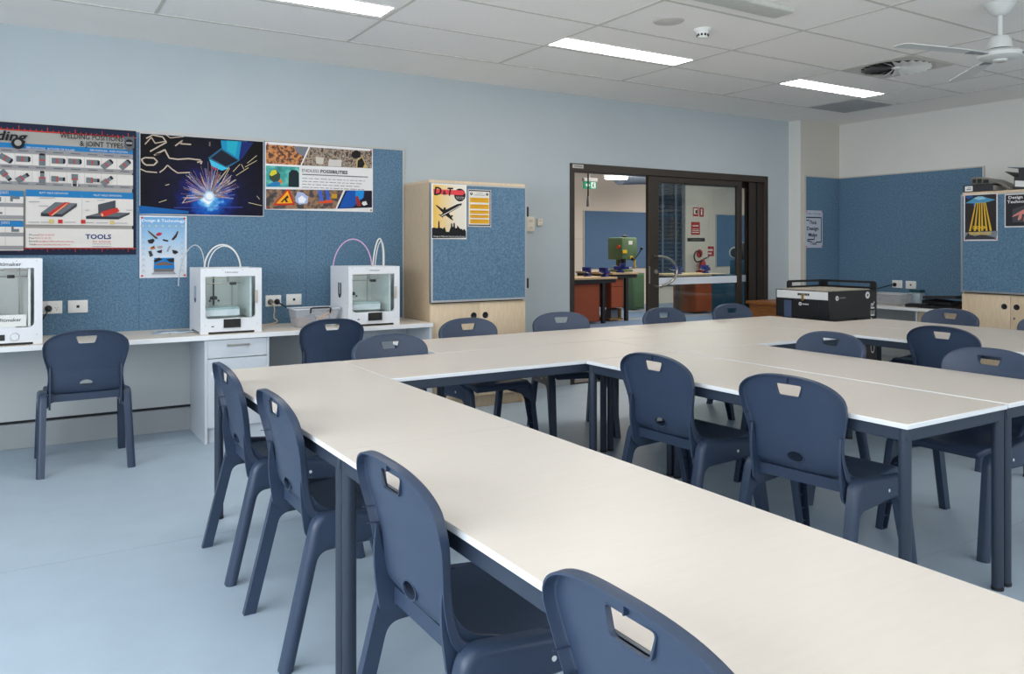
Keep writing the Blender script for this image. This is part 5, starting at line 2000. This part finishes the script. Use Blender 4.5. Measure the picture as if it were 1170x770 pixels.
for k in range(NV):
    a = 2 * PI * k / NV
    da = 2 * PI / NV
    rr_ = Vector((math.cos(a), math.sin(a), 0))
    tt_ = Vector((-math.sin(a), math.cos(a), 0))
    c0 = Vector((vx, vy, H))
    r0, r1 = 0.03, R_
    q = []
    for r_ in (r0, r1):
        wd = r_ * da * 0.42
        q.append((c0 + rr_ * r_ - tt_ * wd + Vector((0, 0, -0.005)), c0 + rr_ * r_ + tt_ * wd + Vector((0, 0, -0.005 - min(0.024, wd * 1.0)))))
    b.face([q[0][0], q[1][0], q[1][1], q[0][1]], M_plate)
b.lathe([(0.0, -0.018), (0.032, -0.016), (0.034, -0.006)], (vx, vy, H), M_plate, 20)
b.build('vanes', t)

b = B()
b.box((7.085, 4.872, H - 0.010), (7.655, 5.425, H - 0.0018), mat('return_grille', C(150, 152, 154), 0.6))
for k in range(22):
    x = 7.10 + 0.0256 * k
    b.box((x, 4.878, H - 0.013), (x + 0.004, 5.42, H - 0.010), mat('return_grille_bar', C(168, 170, 172), 0.6))
tag(b.build('return_air_grille', org=(7.37, 5.15, H)), 'flat grey return air grille in the far corner of the ceiling', 'air vent')

t = thing('lamp_fitting', (3.45, 3.31, H), 'unlit ceiling fitting with a milky diffuser at the top edge of the photo', 'light')
B().box((2.83, 3.205, H - 0.008), (4.06, 3.395, H - 0.0018), M_plate, 0.003, 1).build('base_tray', t)
b = B()
M_milk = mat('milky_diffuser', C(206, 206, 198), 0.35, noise=0.06, scale=30)
prof = rounded_poly([(-0.088, 0), (-0.080, -0.024), (0.080, -0.024), (0.088, 0)], [0, .018, .018, 0], 4)
b.prism(prof, (2.84, 3.30, H - 0.008), (0, 1, 0), (0, 0, 1), (1, 0, 0), 1.21, M_milk, smooth=True)
b.build('diffuser', t)

# ceiling fan
fx, fy = 5.04, 2.51
M_fan = mat('fan_white', C(214, 216, 212), 0.35)
t = thing('ceiling_fan', (fx, fy, H), 'white three bladed ceiling fan at the top right', 'fan')
B().lathe([(0.0, -0.075), (0.030, -0.074), (0.050, -0.060), (0.086, -0.008), (0.088, -0.0018)], (fx, fy, H), M_fan, 32).build('canopy', t)
B().cyl((fx, fy, H - 0.07), (fx, fy, 2.60), 0.014, M_fan, n=16).build('down_rod', t)
b = B()
b.lathe([(0.016, 2.605), (0.045, 2.600), (0.062, 2.575), (0.068, 2.525), (0.068, 2.520)], (fx, fy, 0), M_fan, 32)
b.lathe([(0.0, 2.452), (0.038, 2.452), (0.040, 2.460), (0.085, 2.462), (0.115, 2.475), (0.122, 2.495), (0.105, 2.512), (0.072, 2.518)], (fx, fy, 0), M_fan, 36)
mo = b.build('motor', t)
B().lathe([(0.0695, 2.518), (0.0695, 2.524), (0.066, 2.525)], (fx, fy, 0), M_blackm, 32).build('collar_ring', mo, label='dark ring round the motor')
B().lathe([(0.0, 2.446), (0.030, 2.446), (0.034, 2.4525)], (fx, fy, 0), M_alum, 20).build('bottom_cap', mo)
for an in (166, 46, 286):
    a = math.radians(an)
    r_ = Vector((math.cos(a), math.sin(a), 0))
    s_ = Vector((-math.sin(a), math.cos(a), 0))
    tw = (s_ * 0.995 - Vector((0, 0, 0.045))).normalized()
    nn_ = r_.cross(tw).normalized()
    b = B()
    c0 = Vector((fx, fy, 2.488))
    b.prism([(0.12, -0.026), (0.30, -0.050), (0.74, -0.058), (0.765, -0.04), (0.765, 0.04), (0.74, 0.058), (0.30, 0.050), (0.12, 0.026)], c0, r_, tw, nn_, 0.004, M_fan)
    bl = b.build('blade', t)
    b = B()
    b.prism([(0.085, -0.018), (0.24, -0.032), (0.25, 0.032), (0.085, 0.018)], c0 - nn_ * 0.0045, r_, tw, nn_, 0.004, mat('fan_bracket', C(150, 154, 156), 0.4, metal=0.4))
    b.build('blade_bracket', bl, label='grey blade bracket')

# ================================================================ SLIDING DOOR
M_dglass = glass_mat('door_glass', (0.90, 0.94, 0.945, 1), 0.0)
b = B()
ya, yb = YW - 0.012, YW + 0.15
b.box((DX0 + 0.001, ya, 0), (DX0 + 0.052, yb, DZ - 0.001), M_bronze, 0.003, 1)
b.box((7.27, ya, 0), (DX1 - 0.001, yb, DZ - 0.001), M_bronze, 0.003, 1)
b.box((DX0 + 0.052, ya, 2.065), (7.27, yb, DZ - 0.001), M_bronze, 0.003, 1)
b.box((DX0 + 0.052, ya + 0.01, 0.0), (7.27, yb, 0.012), M_bronze)
b.box((7.06, ya + 0.035, 0.012), (7.27, ya + 0.050, 2.064), M_bronze)
b.box((7.165, ya + 0.02, 0.012), (7.175, ya + 0.036, 2.064), M_black)
struct(b, 'trim_5')
t = thing('sliding_door', (6.2, YW + 0.01, 0.012), 'bronze framed sliding glass door with a curved steel handle and a white band', 'door')
dy0, dy1 = YW + 0.0, YW + 0.045
b = B()
b.box((5.523, dy0, 0.014), (5.668, dy1, 2.063), M_bronze, 0.003, 1)
b.box((6.842, dy0, 0.014), (6.912, dy1, 2.063), M_bronze, 0.003, 1)
b.box((5.668, dy0, 2.005), (6.842, dy1, 2.063), M_bronze, 0.003, 1)
b.box((5.668, dy0, 0.014), (6.842, dy1, 0.11), M_bronze, 0.003, 1)
b.build('door_frame', t)
gl_ = B().box((5.666, dy0 + 0.018, 0.108), (6.844, dy0 + 0.026, 2.007), M_dglass).build('glass_pane', t)
B().box((5.668, dy0 + 0.0165, 0.931), (6.842, dy0 + 0.0178, 1.007), mat('white_band', C(222, 228, 236), 0.6)).build('safety_band', gl_, label='white safety band')
b = B()
pts = [(5.60, dy0 - 0.002, 1.232), (5.60, dy0 - 0.05, 1.232)] + [(5.60 + 0.265 * math.sin(PI * k / 16), dy0 - 0.06, 1.078 + 0.154 * math.cos(PI * k / 16)) for k in range(0, 17)] + [(5.60, dy0 - 0.05, 0.924), (5.60, dy0 - 0.002, 0.924)]
b.tube(pts, 0.013, M_steel, 12)
b.build('handle', t, label='curved stainless steel pull handle')
b = B()
pts = [(5.60, dy1 + 0.002, 1.20), (5.60, dy1 + 0.04, 1.20)] + [(5.60 + 0.14 * math.sin(PI * k / 12), dy1 + 0.05, 1.078 + 0.12 * math.cos(PI * k / 12)) for k in range(0, 13)] + [(5.60, dy1 + 0.04, 0.956), (5.60, dy1 + 0.002, 0.956)]
b.tube(pts, 0.012, M_steel, 12)
b.build('handle', t)
b = B()
b.lathe([(0.0, 0.010), (0.020, 0.010), (0.024, 0.004), (0.024, 0)], (5.625, dy0, 1.072), M_steel, 20, NY)
b.box((5.528, dy0 - 0.002, 0.95), (5.545, dy0 + 0.001, 1.13), M_steel)
b.build('lock', t)
t = thing('fixed_glass_panel', (6.7, YW + 0.085, 0.012), 'fixed bronze framed glass panel behind the sliding door', 'glass panel')
b = B()
fy0, fy1 = YW + 0.110, YW + 0.149
b.box((5.70, fy0, 0.014), (5.75, fy1, 2.063), M_bronze)
b.box((7.110, fy0, 0.014), (7.268, fy1, 2.063), M_bronze, 0.003, 1)
b.box((5.75, fy0, 2.003), (7.110, fy1, 2.063), M_bronze)
b.box((5.75, fy0, 0.014), (7.110, fy1, 0.11), M_bronze)
b.build('panel_frame', t)
g2 = B().box((5.748, fy0 + 0.016, 0.108), (7.112, fy0 + 0.022, 2.005), M_dglass).build('glass_pane', t)
B().box((6.96, fy0 + 0.0145, 0.931), (7.110, fy0 + 0.0158, 1.007), mat('white_band', C(222, 228, 236), 0.6)).build('safety_band', g2)
b = B()
b.box((4.545, ya - 0.003, 2.092), (4.675, ya + 0.001, 2.128), mat('plate_grey', C(190, 186, 180), 0.4))
for k in range(7):
    b.box((4.562 + 0.014 * k, ya - 0.0036, 2.104), (4.572 + 0.014 * k, ya - 0.002, 2.116), mat('plate_ink', C(110, 106, 100), 0.5))
tag(b.build('maker_plate', org=(4.61, ya, 2.11)), 'small grey plate at the upper left corner of the door frame', 'plate')

# ================================================================ THE WORKSHOP BEYOND THE DOOR
M_wwall = mat('workshop_wall', C(206, 196, 184), 0.7)
M_wfloor = mat('workshop_floor', C(112, 136, 166), 0.4, noise=0.05, scale=4)
WYF, WX0, WX1, WH = 14.0, 3.6, 17.2, 3.4
b = B()
b.box((WX0, YW + 0.19, -0.1), (WX1, WYF, 0.0), M_wfloor)
struct(b, 'floor')
b = B()
b.box((9.0, 11.2, 0), (16, 11.25, 0.001), mat('yellow_line', C(214, 180, 110), 0.6))
b.box((9.9, 12.6, 0), (16, 12.65, 0.001), mat('yellow_line', C(214, 180, 110), 0.6))
struct(b, 'trim_6')
b = B()
b.box((WX0, YW + 0.15, WH), (WX1, WYF, WH + 0.1), M_ceil)
struct(b, 'ceiling')
b = B()
b.box((WX0, WYF, 0), (WX1, WYF + 0.15, WH), M_wwall)
b.box((WX0 - 0.15, YW + 0.15, 0), (WX0, WYF, WH), M_wwall)
b.box((WX1, YW + 0.15, 0), (WX1 + 0.15, WYF, WH), M_wwall)
b.box((WX0, YW + 0.15, H), (WX1, YW + 0.19, WH), M_wwall)
b.box((7.72, YW + 0.151, 0), (WX1, YW + 0.19, H), M_wwall)
struct(b, 'wall_workshop')
b = B()
b.box((13.55, WYF - 0.10, 0), (14.29, WYF, WH), M_wwall)
struct(b, 'wall_pier')
b = B()
b.box((9.2, WYF - 0.003, 1.495), (10.58, WYF, 1.507), M_skirt)
struct(b, 'trim_7')
b = B()
M_louv = mat('louvre_blade', C(56, 64, 76), 0.4)
b.box((12.46, WYF - 0.012, 0.40), (13.50, WYF, 2.95), mat('dark_pane', C(46, 62, 84), 0.15))
for k in range(26):
    z = 0.45 + 0.096 * k
    b.obox((12.98, WYF - 0.035, z), (0.50, 0, 0), (0, 0.022, 0.016), (0, 0, 0.004), M_louv)
for x in (12.46, 12.86, 13.28, 13.50):
    b.box((x - 0.03, WYF - 0.06, 0.40), (x + 0.03, WYF - 0.012, 2.95), mat('louvre_post', C(86, 100, 118), 0.4))
struct(b, 'window_3')

M_wpin = mat('workshop_pinboard', C(84, 112, 144), 0.95, noise=0.1, scale=60)
for x0, x1, lab in ((10.59, 12.40, 'blue pinboard on the far workshop wall behind the green drill press'), (14.67, 16.4, 'blue pinboard on the far workshop wall seen through the glass')):
    t = thing('workshop_pinboard', ((x0 + x1) / 2, WYF, 0.8), lab, 'pinboard', 'workshop pinboards')
    B().box((x0, WYF - 0.02, 0.85), (x1, WYF - 0.001, 2.125), M_wpin).build('fabric_panel', t)
    b = B()
    b.box((x0 - 0.02, WYF - 0.024, 2.125), (x1 + 0.02, WYF - 0.001, 2.145), M_alum)
    b.box((x0 - 0.02, WYF - 0.024, 0.85), (x0, WYF - 0.001, 2.125), M_alum)
    b.box((x1, WYF - 0.024, 0.85), (x1 + 0.02, WYF - 0.001, 2.125), M_alum)
    b.build('edge_trim', t)

M_wred = mat('cupboard_red', C(166, 80, 46), 0.45)
M_bfr = mat('bench_frame_black', C(34, 38, 44), 0.5)
M_wood = mat('bench_wood', C(206, 178, 140), 0.5, noise=0.08, scale=8, stretch=(6, 1, 1))


def workbench(x0, x1, y0, y1, z, cup, label, shelf=False, inset=0.0):
    t = thing('workbench', ((x0 + x1) / 2, (y0 + y1) / 2, 0), label, 'workbench', 'workshop benches')
    B().box((x0, y0, z - 0.035), (x1, y1, z), M_wood, 0.003, 1).build('bench_top', t)
    b = B()
    for (xa, ya_, xb, yb_) in ((x0 + .02, y0 + .02, x1 - .02, y0 + .06), (x0 + .02, y1 - .06, x1 - .02, y1 - .02), (x0 + .02, y0 + .06, x0 + .06, y1 - .06), (x1 - .06, y0 + .06, x1 - .02, y1 - .06)):
        b.box((xa, ya_, z - 0.10), (xb, yb_, z - 0.0355), M_bfr)
    b.build('frame', t)
    for x in (x0 + 0.02, x1 - 0.08 - inset):
        for y in (y0 + 0.02, y1 - 0.08):
            if shelf and x < x0 + 0.1:
                continue
            B().box((x, y, 0), (x + 0.06, y + 0.06, z - 0.10), M_bfr, 0.002, 1).build('leg', t)
    if cup:
        ca, cb = cup
        cz = 0.24 if shelf else 0.03
        c = B().box((ca, y0 + 0.07, cz), (cb, y1 - 0.1, z - 0.105), M_wred, 0.003, 1).build('cupboard', t, label='rust red cupboard')
        d = B().box((ca + 0.01, y0 + 0.055, cz + 0.01), (cb - 0.01, y0 + 0.071, z - (0.26 if shelf else 0.115)), M_wred, 0.002, 1).build('door', c)
        if shelf:
            B().box((ca + 0.01, y0 + 0.055, z - 0.25), (cb - 0.01, y0 + 0.071, z - 0.115), M_wred, 0.002, 1).build('drawer', c)
            b = B()
            b.box((ca, y0 + 0.08, 0.02), (cb, y1 - 0.1, 0.05), mat('shelf_wood', C(150, 112, 70), 0.6))
            b.box((ca + 0.25, y0 + 0.12, 0.05), (cb, y0 + 0.5, 0.22), mat('shelf_wood', C(150, 112, 70), 0.6))
            b.box((ca + 0.06, y0 + 0.12, 0.05), (ca + 0.22, y0 + 0.3, 0.2), mat('odd_box', C(110, 120, 130), 0.6))
            b.build('shelf', t)
    return t


workbench(7.35, 8.95, 10.85, 11.65, 0.80, (7.5, 8.60), 'nearer workbench with a rust red cupboard at the left of the doorway', inset=0.24)
workbench(8.96, 9.56, 11.0, 12.1, 0.87, (8.965, 9.26), 'workbench with a rust red drawer cupboard below the green drill press', True, 0.20)
workbench(10.9, 12.25, 11.4, 12.2, 0.79, (11.45, 12.05), 'workbench with a rust red cupboard behind the white glass band')

t = thing('machine_cabinet', (11.08, 12.9, 0), 'tall green machine cabinet standing behind the drill press bench', 'cabinet')
M_green = mat('machine_green', C(74, 104, 78), 0.45)
B().box((10.93, 12.75, 0.02), (11.24, 13.1, 0.78), M_green, 0.006).build('body', t)
B().box((10.955, 12.74, 0.06), (11.215, 12.752, 0.74), M_green, 0.002, 1).build('door', t)
b = B()
M_teal = mat('cabinet_teal', C(16, 66, 86), 0.45)
t = thing('tool_cabinet', (12.0, 10.65, 0), 'dark teal tool cabinet behind the glass at the right', 'cabinet')
B().box((11.36, 10.35, 0.02), (12.6, 10.95, 0.80), M_teal, 0.004).build('body', t)
B().box((11.38, 10.338, 0.05), (11.97, 10.351, 0.77), M_teal, 0.002, 1).build('door', t)
B().box((11.99, 10.338, 0.05), (12.58, 10.351, 0.77), M_teal, 0.002, 1).build('door', t)

# drill press on the second bench
t = thing('drill_press', (9.48, 11.3, 0.87), 'green drill press with a black lever standing on the workbench', 'drill press')
M_gh = mat('drill_green', C(96, 124, 88), 0.45)
zb = 0.8705
dx, dy = 9.48, 11.22
b = B()
b.box((dx - 0.16, dy - 0.02, zb), (dx + 0.12, dy + 0.34, zb + 0.045), M_gh, 0.006)
b.build('base', t)
B().box((dx - 0.02, dy + 0.16, zb + 0.04), (dx + 0.10, dy + 0.30, zb + 0.32), mat('drill_column', C(60, 78, 56), 0.5), 0.008).build('column', t)
b = B()
b.box((dx - 0.17, dy - 0.06, zb + 0.22), (dx + 0.19, dy + 0.36, zb + 0.63), M_gh, 0.025)
b.box((dx - 0.02, dy - 0.064, zb + 0.50), (dx + 0.07, dy - 0.058, zb + 0.57), M_plate)
b.build('head', t)
b = B()
b.box((dx - 0.17, dy - 0.085, zb + 0.34), (dx - 0.07, dy - 0.06, zb + 0.40), mat('drill_yellow', C(232, 190, 30), 0.5), 0.004, 1)
b.box((dx + 0.00, dy - 0.085, zb + 0.235), (dx + 0.07, dy - 0.06, zb + 0.29), mat('drill_yellow', C(232, 190, 30), 0.5), 0.004, 1)
b.build('guard', t, label='yellow guards')
b = B()
b.cyl((dx - 0.20, dy + 0.02, zb + 0.46), (dx - 0.17, dy + 0.02, zb + 0.46), 0.035, mat('stop_red', C(226, 80, 30), 0.4), n=16)
b.build('stop_button', t, label='orange red stop button')
b = B()
b.cyl((dx - 0.12, dy - 0.03, zb + 0.10), (dx - 0.12, dy - 0.03, zb + 0.24), 0.045, M_black, 0.05, 16)
b.cyl((dx - 0.12, dy - 0.03, zb + 0.05), (dx - 0.12, dy - 0.03, zb + 0.12), 0.03, M_steel, 0.035, 16)
b.build('chuck', t)
b = B()
b.tube(bez((dx + 0.05, dy - 0.09, zb + 0.24), (dx + 0.14, dy - 0.10, zb + 0.26), (dx + 0.20, dy - 0.10, zb + 0.34), (dx + 0.25, dy - 0.10, zb + 0.42)), 0.012, M_black, 8)
b.ball((dx + 0.255, dy - 0.10, zb + 0.43), 0.03, M_black, n=12)
b.ball((dx + 0.05, dy - 0.09, zb + 0.24), 0.035, M_black, n=12)
b.build('feed_lever', t, label='black feed lever')
b = B()
b.ball((dx + 0.03, dy + 0.1, zb + 0.655), 0.05, M_black, (1.3, 1, 0.5), 12)
b.build('top_knob', t)
b = B()
b.tube([(dx + 0.16, dy - 0.03, zb + 0.22), (dx + 0.14, dy - 0.04, zb + 0.15), (dx + 0.165, dy - 0.03, zb + 0.08)], 0.018, mat('drill_yellow', C(232, 190, 30), 0.5), 8)
b.build('coolant_hose', t, label='yellow hose')

M_vice = mat('vice_blue', C(38, 50, 128), 0.4)


def vice(loc, rz, label):
    t = thing('bench_vice', loc, label, 'vice', 'blue bench vices')
    t.rotation_euler = (0, 0, rz)

    def add(b, name, lab=None):
        o = b.build(name, label=lab)
        o.parent = t
    b = B()
    b.lathe([(0.075, 0), (0.075, 0.018), (0.05, 0.03), (0.045, 0.05), (0, 0.05)], (0, 0, 0), M_vice, 20)
    add(b, 'base')
    b = B()
    b.box((-0.03, -0.04, 0.05), (0.12, 0.04, 0.11), M_vice, 0.012)
    b.box((-0.035, -0.075, 0.09), (0.0, 0.075, 0.165), M_vice, 0.008)
    b.box((0.06, -0.035, 0.11), (0.125, 0.035, 0.125), M_steel)
    add(b, 'body')
    b = B()
    b.box((-0.16, -0.03, 0.06), (-0.03, 0.03, 0.105), M_vice, 0.008)
    b.box((-0.075, -0.075, 0.085), (-0.04, 0.075, 0.165), M_vice, 0.008)
    add(b, 'sliding_jaw')
    b = B()
    b.cyl((-0.20, 0, 0.08), (-0.15, 0, 0.08), 0.014, M_steel, n=12)
    b.cyl((-0.185, -0.09, 0.06), (-0.185, 0.09, 0.10), 0.006, M_steel, n=8)
    add(b, 'screw_handle')


vice((at(671, 308, Y=11.42).x, 11.42, 0.8005), 0.6, 'blue vice on the nearer workbench, left one of two')
vice((at(691, 308, Y=11.02).x, 11.02, 0.8005), 0.3, 'blue vice on the nearer workbench, closest to its corner')
vice((9.19, 11.07, 0.8705), 2.6, 'blue vice at the foot of the green drill press')
vice((11.15, 11.65, 0.7905), 0.3, 'blue vice behind the glass, close to the door handle')
vice((12.02, 11.75, 0.7905), 0.2, 'blue vice behind the glass, beside the fire extinguisher')

# exit sign hung from the ceiling
a, c_ = at(667.5, 207, Y=11.0), at(681.5, 216, Y=11.0)
t = thing('exit_sign', (a.x, 11.0, c_.z), 'green exit sign with a running figure and arrow hanging in the workshop', 'sign')
M_exit = mat('exit_green', C(20, 150, 104), 0.5, emit=0.35)
M_exw = mat('exit_white', C(236, 240, 238), 0.5, emit=0.35)
wS, hS = c_.x - a.x, a.z - c_.z
b = B()
b.box((a.x, 11.0, c_.z), (c_.x, 11.03, a.z), M_exit)
P = lambda fx_, fz_: (a.x + fx_ * wS, 10.9985, c_.z + fz_ * hS)
b.face([P(.56, .08), P(.92, .08), P(.92, .92), P(.56, .92)], M_exw)
Q = lambda fx_, fz_: (a.x + fx_ * wS, 10.997, c_.z + fz_ * hS)
for poly in ([(.72, .72), (.82, .72), (.82, .86), (.72, .86)], [(.64, .66), (.80, .66), (.78, .42), (.86, .14), (.79, .14), (.72, .36), (.64, .14), (.58, .16), (.68, .42)]):
    b.face([Q(*q) for q in poly], M_exit)
b.face([P(.10, .5), P(.28, .22), P(.28, .40), P(.46, .40), P(.46, .60), P(.28, .60), P(.28, .78)], M_exw)
b.build('panel', t)
b = B()
b.box((a.x - 0.01, 10.99, a.z), (c_.x + 0.02, 11.05, a.z + 0.06), M_plate, 0.004, 1)
b.build('housing', t)
b = B()
b.cyl(((a.x + c_.x) / 2, 11.02, a.z + 0.06), ((a.x + c_.x) / 2, 11.02, WH), 0.008, M_plate, n=8)
b.build('hanger', t)
# pendant switch on its cord
a = at(672, 236, Y=10.2)
t = thing('pendant_cord', (a.x, 10.2, WH), 'black drop cord with a grey end hanging in front of the exit sign', 'cord')
B().cyl((a.x, 10.2, a.z + 0.16), (a.x, 10.2, WH), 0.012, M_black, n=8).build('cord', t)
B().cyl((a.x, 10.2, a.z), (a.x, 10.2, a.z + 0.17), 0.03, M_alum, 0.018, n=12).build('end_grip', t)
# hanging lamp and duct
a, c_ = at(695, 200, Y=12.0), at(713, 203, Y=12.0)
t = thing('hanging_lamp', (a.x, 12.0, a.z), 'lit white lamp hanging in the workshop above the drill press', 'light')
b = B()
b.box((a.x, 11.9, a.z - 0.07), (c_.x, 12.1, a.z - 0.02), M_lampw)
b.build('diffuser', t)
b = B()
b.box((a.x - 0.02, 11.88, a.z - 0.02), (c_.x + 0.02, 12.12, a.z + 0.03), M_plate)
for x in (a.x + 0.05, c_.x - 0.05):
    b.cyl((x, 12.0, a.z + 0.03), (x, 12.0, WH), 0.006, M_black, n=6)
b.build('housing', t)
b = B()
b.cyl((10.36, 12.5, 2.74), (11.9, 13.0, 2.86), 0.15, mat('duct_grey', C(126, 140, 158), 0.35, metal=0.5), n=24)
for k in range(12):
    f = k / 11
    b.cyl((10.37 + 1.5 * f - 0.01, 12.503 + 0.49 * f, 2.74 + 0.118 * f), (10.37 + 1.5 * f + 0.01, 12.51 + 0.49 * f, 2.742 + 0.118 * f), 0.157, mat('duct_grey', C(126, 140, 158), 0.35, metal=0.5), n=24)
for x, y, z in ((10.7, 12.61, 2.9), (11.5, 12.87, 2.95)):
    b.cyl((x, y, z), (x, y, WH), 0.008, M_alum, n=6)
tag(b.build('air_duct', org=(10.6, 12.6, 2.9)), 'grey round air duct under the workshop ceiling', 'duct')

# fire point: signs on the pier, extinguisher, hose
WP = WYF - 0.10
M_sred = mat('sign_red', C(168, 34, 44), 0.5)
M_sw = mat('sign_white', C(226, 220, 214), 0.5)


def wall_sign(x0, x1, z0, z1, m, label, rects, y=WP):
    b = B()
    b.box((x0, y - 0.004, z0), (x1, y, z1), m)
    for (fa, fb, fc, fd, mm) in rects:
        b.box((x0 + fa * (x1 - x0), y - 0.0055, z0 + fb * (z1 - z0)), (x0 + fc * (x1 - x0), y - 0.0035, z0 + fd * (z1 - z0)), mm)
    tag(b.build('wall_sign', org=((x0 + x1) / 2, y, z0)), label, 'sign', 'workshop wall signs')


wall_sign(13.79, 13.97, 2.07, 2.28, M_sred, 'upper left red fire sign with a white hose pictogram', ((.15, .22, .85, .88, M_sw), (.45, .3, .8, .7, M_sred)))
wall_sign(14.00, 14.15, 2.06, 2.28, M_sred, 'upper right red fire sign with a narrow white bar', ((.36, .2, .64, .85, M_sw),))
wall_sign(13.73, 14.02, 1.62, 1.93, M_sred, 'large red notice with white lines under the two fire signs', ((.18, .66, .82, .74, M_sw), (.12, .3, .88, .34, M_sw), (.12, .42, .88, .46, M_sw), (.12, .16, .88, .22, M_sw)))
wall_sign(13.61, 14.19, 1.46, 1.545, mat('sign_black', C(28, 28, 32), 0.5), 'long black sign below the large red notice', ((.2, .4, .8, .55, mat('sign_grey', C(120, 120, 122), 0.5)),))
wall_sign(14.31, 14.60, 1.10, 1.34, M_sred, 'square red sign with white letters beside the right workshop pinboard', ((.15, .55, .85, .72, M_sw), (.3, .2, .7, .36, M_sw)), WYF)
ex = at(802.5, 306, Y=13.78).x
dxs = at(799, 292, Y=13.9).x
t = thing('fire_extinguisher', (ex, 13.8, 0.55), 'red fire extinguisher with a black hose behind the glass', 'fire extinguisher')
B().lathe([(0, 0.62), (0.075, 0.62), (0.08, 0.66), (0.08, 0.94), (0.06, 1.0), (0.03, 1.03), (0, 1.03)], (ex, 13.78, 0), M_sred, 24).build('cylinder', t)
b = B()
b.tube([(ex - 0.20 + 0.11 * math.cos(2 * PI * k / 20), 13.74, 1.10 + 0.13 * math.sin(2 * PI * k / 20)) for k in range(17)] + [(ex - 0.03, 13.74, 1.0)], 0.018, M_black, 8)
b.tube([(ex, 13.76, 1.03), (ex + 0.1, 13.72, 1.07), (ex + 0.16, 13.72, 1.10)], 0.016, M_black, 8)
b.build('hose', t)
B().box((ex - 0.1, 13.86, 0.55), (ex + 0.1, 13.9, 0.75), M_sred).build('bracket', t)
b = B()
b.lathe([(0.10, 0), (0.10, 0.01), (0, 0.012)], (dxs, WP - 0.001, 1.17), M_sred, 24, NY)
tag(b.build('round_sign', org=(dxs, WP, 1.17)), 'round red disc sign above the fire extinguisher', 'sign', 'workshop wall signs')

# grinder on a stand at the right, with its red lead
a = at(840, 290, Y=10.6)
t = thing('bench_grinder', (a.x, 10.63, 0.8), 'pale motor of a bench grinder on the teal cabinet behind the glass', 'grinder')
M_gr = mat('grinder_cream', C(190, 190, 180), 0.45)
gx_, gz_ = at(841, 290, Y=10.6).x, 1.22
b = B()
b.cyl((gx_ - 0.12, 10.52, gz_), (gx_ + 0.14, 10.7, gz_ + 0.02), 0.11, M_gr, 0.10, 20)
b.build('motor', t)
b = B()
b.cyl((gx_ - 0.14, 10.50, gz_), (gx_ - 0.12, 10.52, gz_), 0.085, M_black, n=20)
b.build('wheel', t)
b = B()
b.box((gx_ - 0.02, 10.52, 0.801), (gx_ + 0.24, 10.74, 1.08), M_teal, 0.01)
b.box((gx_ + 0.10, 10.52, 1.08), (gx_ + 0.40, 10.74, 1.42), mat('grinder_dark', C(40, 46, 52), 0.5), 0.03)
b.build('stand', t)
b = B()
b.tube(bez((gx_ - 0.04, 10.32, gz_ - 0.06), (gx_ - 0.04, 10.31, 0.9), (gx_ + 0.02, 10.32, 0.6), (gx_ + 0.06, 10.32, 0.006)), 0.014, mat('red_lead', C(196, 60, 60), 0.45), 8)
tag(b.build('red_lead', org=(gx_, 10.32, 0.006)), 'red power lead hanging in front of the teal cabinet', 'cord')
